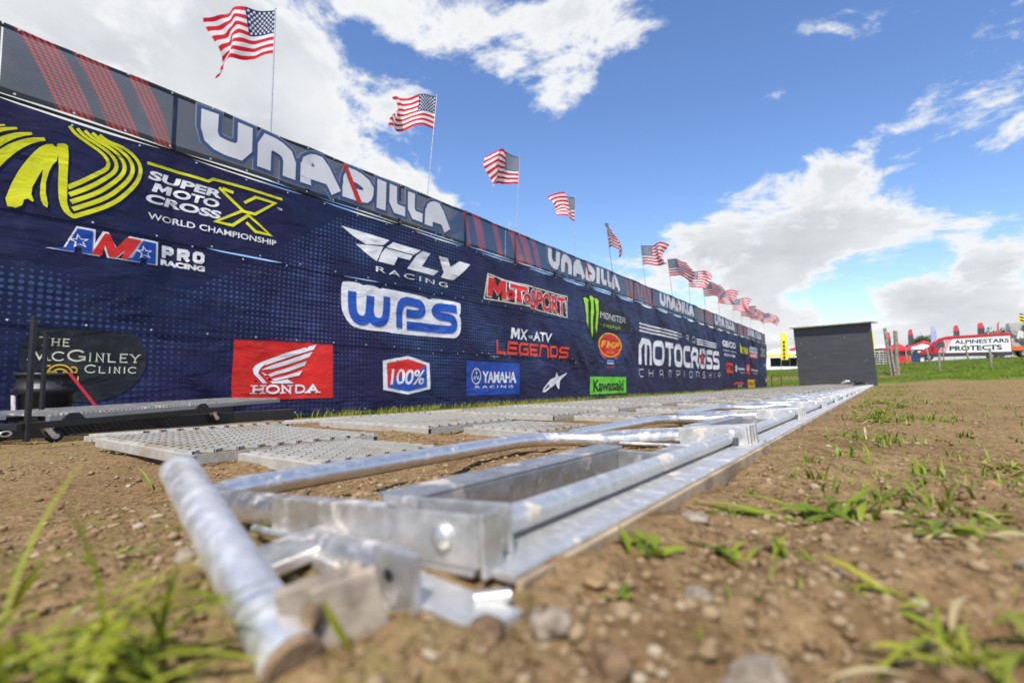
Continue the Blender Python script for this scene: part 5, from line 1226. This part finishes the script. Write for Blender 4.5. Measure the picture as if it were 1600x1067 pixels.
STONES = [(-.184, .629, .019, .40, ST_G, 'smooth flat grey stone beside the sill plate'), (-.069, .352, .019, .62, ST_G, 'rounded pale stone half buried at the bottom of the view'), (-.193, .387, .016, .30, ST_T, 'flat tan chip of stone by the end of the sill'),
          (-.533, .254, .016, .7, ST_G, 'brown-grey stone behind the leaning pipe'), (-.505, .215, .012, .6, ST_C, 'small dark stone just left of the leaning pipe'), (-.56, .235, .011, .7, ST_G, 'pale stone chip left of the leaning pipe'),
          (.157, 1.245, .017, .6, ST_T, 'small tan stone out on the dirt at the right'), (-.205, .262, .010, .75, ST_C, 'clod of earth under the end of the sill'), (-.14, .300, .015, .7, ST_C, 'crumbly earth clod right of the sill end'),
          (-.185, .300, .013, .7, ST_G, 'small pale stone among the earth clods'), (-.02, .33, .018, .6, ST_C, 'earth clod at the bottom right of the round stone'), (.10, .62, .012, .6, ST_G, 'grey pebble among the weeds at right'), (-.12, .42, .010, .6, ST_G, 'pale pebble above the round half buried stone')]
for i, (x, y, r, fl, m_, lab) in enumerate(STONES):
    me = blob(r, 20 + i, fl, 3); me.materials.append(m_); o = bpy.data.objects.new('stone' if m_ is not ST_C else 'earth_clod', me); COL.objects.link(o)
    o.location = (x, y, gz(x, y) + r*fl*.25); o.rotation_euler = (0, 0, i*1.3); prop(o, lab, 'stone')

def pebbles():
    bm = bmesh.new(); bmesh.ops.create_icosphere(bm, subdivisions=1, radius=1); B0 = np.array([v.co[:] for v in bm.verts]); F0 = np.array([[v.index for v in f.verts] for f in bm.faces]); bm.free()
    r = np.random.RandomState(5); pts = []
    def field(n, xr, yr, s0, s1):
        x = r.uniform(*xr, n); y = r.uniform(*yr, n); s = s0*(s1/s0)**(r.rand(n)**2.6); pts.append(np.stack([x, y, s], -1))
    field(6200, (-.9, .6), (.02, 1.2), .0010, .0075); field(3800, (-2.2, 1.2), (.3, 4), .0018, .0105); field(2600, (-5.5, 3), (0, 12), .003, .014)
    field(650, (-.35, .40), (.16, .75), .003, .0095); field(500, (-1.2, -.45), (.05, .8), .003, .010); field(4200, (-3.2, -.5), (.05, 2.2), .0016, .008); field(900, (-.30, .15), (.18, .55), .0018, .0072)
    Pn = np.concatenate(pts); keep = ~((Pn[:, 0] > -.335) & (Pn[:, 0] < -.19) & (Pn[:, 1] > .28)); Pn = Pn[keep]
    z = ground_z(Pn[:, 0], Pn[:, 1], .012)
    V = []; n = len(Pn)
    sc_ = r.uniform(.65, 1.3, (n, 1, 3)); jit = 1 + r.uniform(-.22, .22, (n, len(B0), 1))
    a = r.uniform(0, 6.28, n); ca, sa = np.cos(a), np.sin(a)
    Q = B0[None]*sc_*jit*Pn[:, 2][:, None, None]; Q[..., 2] *= .65
    X = Q[..., 0]*ca[:, None] - Q[..., 1]*sa[:, None] + Pn[:, 0][:, None]; Y = Q[..., 0]*sa[:, None] + Q[..., 1]*ca[:, None] + Pn[:, 1][:, None]; Z = Q[..., 2] + (z + Pn[:, 2]*.2)[:, None]
    V = np.stack([X, Y, Z], -1).reshape(-1, 3); Fc = (F0[None] + (np.arange(n)*len(B0))[:, None, None]).reshape(-1, 3)
    g = G('pebble_mix'); io = g.nd('ShaderNodeNewGeometry').outputs['Random Per Island']
    c = g.mix(g.ramp(io, .35, .75), (0.176, 0.112, 0.057), (0.267, 0.190, 0.108)); c = g.mix(g.ramp(io, .90, .97), c, (0.333, 0.278, 0.194)); g.base(c); g.p(Roughness=.9, Specular_IOR_Level=.2)
    me = bpy.data.meshes.new('pebbles'); me.vertices.add(len(V)); me.vertices.foreach_set('co', V.ravel()); me.loops.add(Fc.size); me.loops.foreach_set('vertex_index', Fc.ravel().astype(np.int32))
    me.polygons.add(len(Fc)); me.polygons.foreach_set('loop_start', np.arange(0, Fc.size, 3, dtype=np.int32)); me.update(calc_edges=True); me.materials.append(g.mat)
    o = bpy.data.objects.new('pebbles', me); COL.objects.link(o); prop(o, 'loose pebbles and crumbs of earth strewn over the dirt', 'gravel', kind='stuff')
pebbles()

def green_mat(name, a, b, tr=.35):
    g = G(name); io = g.m('FRACT', g.m('ADD', g.nd('ShaderNodeNewGeometry').outputs['Random Per Island'], g.nd('ShaderNodeObjectInfo').outputs['Random'])); c = g.mix(io, a, b); g.base(c); g.p(Roughness=.45, Specular_IOR_Level=.35)
    t_ = g.nd('ShaderNodeBsdfTranslucent'); g.L.new(c, t_.inputs[0]); mx = g.nd('ShaderNodeMixShader'); mx.inputs[0].default_value = tr
    g.L.new(g.bsdf.outputs[0], mx.inputs[1]); g.L.new(t_.outputs[0], mx.inputs[2]); g.L.new(mx.outputs[0], g.out.inputs[0]); return g.mat
M_DRY = green_mat('dry_stalks', (.34, .27, .12), (.45, .38, .20), .2)
M_GRASS = green_mat('grass_blades', (.14, .19, .010), (.36, .37, .035)); M_WEED = green_mat('weed_leaves', (.10, .165, .010), (.26, .30, .025)); M_GFAR = green_mat('bank_grass', (.05, .095, .008), (.20, .19, .03), .25)
def blade_arrays(P, H, W, lean_, r, segs=3):
    n = len(P); a = r.uniform(0, 6.28, n); d = np.stack([np.cos(a), np.sin(a), np.zeros(n)], -1); s = np.stack([-np.sin(a), np.cos(a), np.zeros(n)], -1)
    V = []
    for k in range(segs + 1):
        f = k/segs; w = W*(1 - f**1.6)*.5 + 1e-5; c = P + d*(lean_*H*f*f)[:, None] + np.array([0, 0, 1])*(H*(f - .35*np.clip(lean_, 0, 1.4)*f*f))[:, None]
        V += [c - s*w[:, None], c + s*w[:, None]]
    V = np.stack(V, 1); m_ = 2*(segs + 1); Fc = []
    base = np.arange(n)*m_
    for k in range(segs): Fc.append(np.stack([base + 2*k, base + 2*k + 1, base + 2*k + 3, base + 2*k + 2], -1))
    return V.reshape(-1, 3), np.concatenate(Fc)
def raw_mesh(name, V, Fc, mat):
    me = bpy.data.meshes.new(name); k = Fc.shape[1]; me.vertices.add(len(V)); me.vertices.foreach_set('co', V.ravel()); me.loops.add(Fc.size); me.loops.foreach_set('vertex_index', Fc.ravel().astype(np.int32))
    me.polygons.add(len(Fc)); me.polygons.foreach_set('loop_start', np.arange(0, Fc.size, k, dtype=np.int32)); me.update(calc_edges=True); me.materials.append(mat)
    o = bpy.data.objects.new(name, me); COL.objects.link(o); return o
def grass_strips():
    r = np.random.RandomState(9)
    # verge under the wall
    n = 26000; Y = -3 + 43*r.rand(n)**1.7; X = -6.35 + r.normal(size=n)*.38 - .05; k = vnoise(X/.35, Y/.5, 22) > -.25; X, Y = X[k], Y[k]
    ok = X > -7.6; X, Y = X[ok], Y[ok]; X = np.minimum(X, -5.75 + .3*vnoise(Y/.8, Y*0, 23))
    P = np.stack([X, Y, ground_z(X, Y, .3) - .005], -1); H = r.uniform(.05, .15, len(X)); V, Fc = blade_arrays(P, H, np.full(len(X), .008), r.uniform(.1, .9, len(X)), r)
    prop(raw_mesh('verge_grass', V, Fc, M_GRASS), 'strip of bright grass growing along the foot of the banner wall', 'grass', kind='stuff')
    # small sprouts on the trodden dirt
    cl = []
    for k in range(1500):
        x = r.uniform(-1.3, 5.5); y = .9 + 36*r.rand()**1.3
        if k % 3 == 0: x = -.12 + abs(r.normal())*.25*(1 + y*.08)
        if -.95 < x < -.15 and r.rand() < .8: continue
        m_ = r.randint(5, 22); sp = r.uniform(.008, .05)
        cl.append(np.stack([x + r.normal(size=m_)*sp, y + r.normal(size=m_)*sp, np.full(m_, r.uniform(.012, .042))], -1))
    for k in range(60):
        x = r.uniform(-4.6, -.9); y = r.uniform(.2, 4.5); m_ = r.randint(3, 10); cl.append(np.stack([x + r.normal(size=m_)*.02, y + r.normal(size=m_)*.02, np.full(m_, r.uniform(.012, .04))], -1))
    for k in range(80):
        x = r.uniform(-.18, .30); y = r.uniform(.30, 1.4); m_ = r.randint(3, 8); cl.append(np.stack([x + r.normal(size=m_)*.008, y + r.normal(size=m_)*.008, np.full(m_, r.uniform(.006, .018))], -1))
    C = np.concatenate(cl); P = np.stack([C[:, 0], C[:, 1], ground_z(C[:, 0], C[:, 1], .012) - .002], -1); H = C[:, 2]*r.uniform(.6, 1.4, len(C))
    V, Fc = blade_arrays(P, H, H*.12 + .001, r.uniform(.3, 1.5, len(C)), r)
    prop(raw_mesh('sprouting_grass', V, Fc, M_WEED), 'small scattered green sprouts across the trodden dirt', 'grass', kind='stuff')
    # bank
    n = 42000; Y = 43 + 37*r.rand(n)**1.4; X = r.uniform(-16, 24, n); k = (vnoise(X/2.5, Y/2.5, 31)*1.3 + Y - .12*X > 44.6); X, Y = X[k], Y[k]
    P = np.stack([X, Y, ground_base(X, Y) - .01], -1); V, Fc = blade_arrays(P, r.uniform(.06, .17, len(X)), np.full(len(X), .03), r.uniform(.2, 1.1, len(X)), r, 2)
    prop(raw_mesh('bank_grass', V, Fc, M_GFAR), 'mown grass on the bank below the paddock', 'grass', kind='stuff')
grass_strips()

def leaf_mesh(L_, w, curl, seed, nseg=7, lobes=0.0):
    """one leaf along +y, cupped along its midrib"""
    V, Fc = [], []
    for k in range(nseg + 1):
        f = k/nseg; ww = w*math.sin(math.pi*min(1, f*.93 + .07))**.8*(1 + lobes*math.sin(f*22)); y = L_*math.sin(curl*f)/curl if curl > .01 else L_*f; z = L_*(1 - math.cos(curl*f))/curl if curl > .01 else 0
        V += [(-ww/2, y, -z + ww*.22), (0, y, -z), (ww/2, y, -z + ww*.22)]
    for k in range(nseg):
        q = k*3; Fc += [(q, q + 1, q + 4, q + 3), (q + 1, q + 2, q + 5, q + 4)]
    return V, Fc
def weed(name, x, y, n, L_, w, tilt, curl, lab, seed, az=None, spread=6.28, lobes=0.0, mat=None, cat='weed'):
    sr = random.Random(seed); z = gz(x, y); t = thing(name, lab, cat, (x, y, z - .002))
    for k in range(n):
        l = L_*sr.choice((.35, .5, .65, .8, 1.0, 1.15))*(1 if n > 3 else 1.8); V, Fc = leaf_mesh(l, w*sr.uniform(.7, 1.25), max(.02, curl*sr.uniform(.5, 1.4)), k, lobes=lobes)
        o = mesh_obj('leaf', V, Fc, M_DRY if (n > 6 and L_ < .084 and sr.random() < .09) else (mat or M_WEED), t, True)
        a = (az if az is not None else 0) + (k/n - .5)*spread + sr.uniform(-.3, .3); q_ = min(.32*L_, .03) if n > 3 else 0; o.rotation_euler = (tilt*sr.uniform(.2, 1.7), sr.uniform(-.35, .35), a + sr.uniform(-.5, .5)); o.location = (sr.gauss(0, q_), sr.gauss(0, q_), 0)
    return t
weed('broadleaf_weed', -.055, .775, 34, .080, .0100, .42, .8, 'broad-leaved green weed on the dirt right of the sill', 1)
weed('broadleaf_weed', -.015, .80, 26, .065, .0095, .75, .9, 'taller leafy weed just right of the broad-leaved weed', 2)
weed('broadleaf_weed', -.105, .74, 12, .105, .009, .22, .35, 'low narrow-leaved weed reaching left towards the sill', 3, 1.6, 1.2)
weed('broadleaf_weed', .055, .72, 26, .068, .0085, .42, .9, 'leafy weed near the right edge behind the nearest tuft', 4)
weed('broadleaf_weed', .10, .86, 22, .060, .0085, .5, .8, 'small weed at the right edge of the view', 14)
weed('small_weed', -.175, .485, 15, .036, .012, .8, .9, 'small bright weed beside the sill, right of the sill end', 5, lobes=.25)
weed('small_weed', -.12, .545, 12, .036, .009, .7, .9, 'small spiky weed between sill and broad-leaved weed', 6)
weed('small_weed', -.245 + .045, .500, 8, .026, .012, .9, .9, 'tiny round-leaved weed touching the sill edge', 7)
weed('small_weed', -.077, .555, 9, .028, .008, .9, .9, 'tiny weed left of the leafy weed at right', 8)
weed('small_weed', -.172, .385, 6, .020, .007, .6, .9, 'tiny weed growing against the end of the sill', 9, lobes=.2)
weed('grass_tuft', .050, .410, 46, .075, .0045, .50, 1.1, 'blurred grass tuft close to the lens at bottom right', 10, mat=M_GRASS, cat='grass tuft')
weed('grass_tuft', .0, .50, 9, .055, .007, .5, 1.1, 'low grass sprig left above the bottom right tuft', 11, mat=M_GRASS, cat='grass tuft')
weed('grass_tuft', -.41, .085, 70, .125, .0050, .85, 1.0, 'big blurred grass tuft close to the lens at bottom left', 12, -1.25, 2.6, mat=M_GRASS, cat='grass tuft')
weed('grass_tuft', -.33, .060, 40, .085, .0055, .8, 1.0, 'low grass at the bottom edge beneath the leaning pipe', 71, -1.0, 3.0, mat=M_GRASS, cat='grass tuft')
weed('grass_tuft', -.60, .115, 12, .10, .006, .8, 1.1, 'thin grass tuft at the left edge of the view', 13, -.8, 2.4, mat=M_GRASS, cat='grass tuft')
weed('upright_grass', -.262, .205, 1, .052, .008, 1.25, .25, 'single upright grass blade in front of the anchor plates', 15, .5, .2, mat=M_GRASS, cat='grass blade')
weed('grass_tuft', -1.52, .57, 4, .12, .008, 1.1, .8, 'thin sprig at the corner of the nearest grating', 16, mat=M_GRASS, cat='grass tuft')
weed('small_weed', -.60, .33, 7, .045, .008, .5, .9, 'weed sprig left of the leaning pipe', 17)
weed('small_weed', -.66, .22, 5, .05, .006, .6, .9, 'thin weed sprig further left of the leaning pipe', 18)
for i, (x, y, s) in enumerate(((-.05, 1.9, .07), (.04, 2.1, .06), (-.02, 2.6, .07), (.02, 3.6, .09), (.10, 4.1, .09), (.22, 1.5, .06), (-.75, 2.45, .05), (-.70, 2.75, .05), (.0, 5.2, .1))):
    labs = ['leafy grass clump right of the second hoop end', 'leafy clump behind the first leafy clump at right', 'grass clump right of the third hoop end', 'larger grass clump further along the sill', 'grass clump beyond the larger clump', 'upright weed at the right edge of the dirt',
            'bright sprout between the first and second hoops', 'second bright sprout under the second hoop', 'farthest leafy clump beside the sill']
    weed('grass_clump', x, y, 46, s*1.1, s*.075, .62, 1.0, labs[i], 60 + i, cat='grass clump', mat=(M_WEED, M_GRASS)[i % 2])
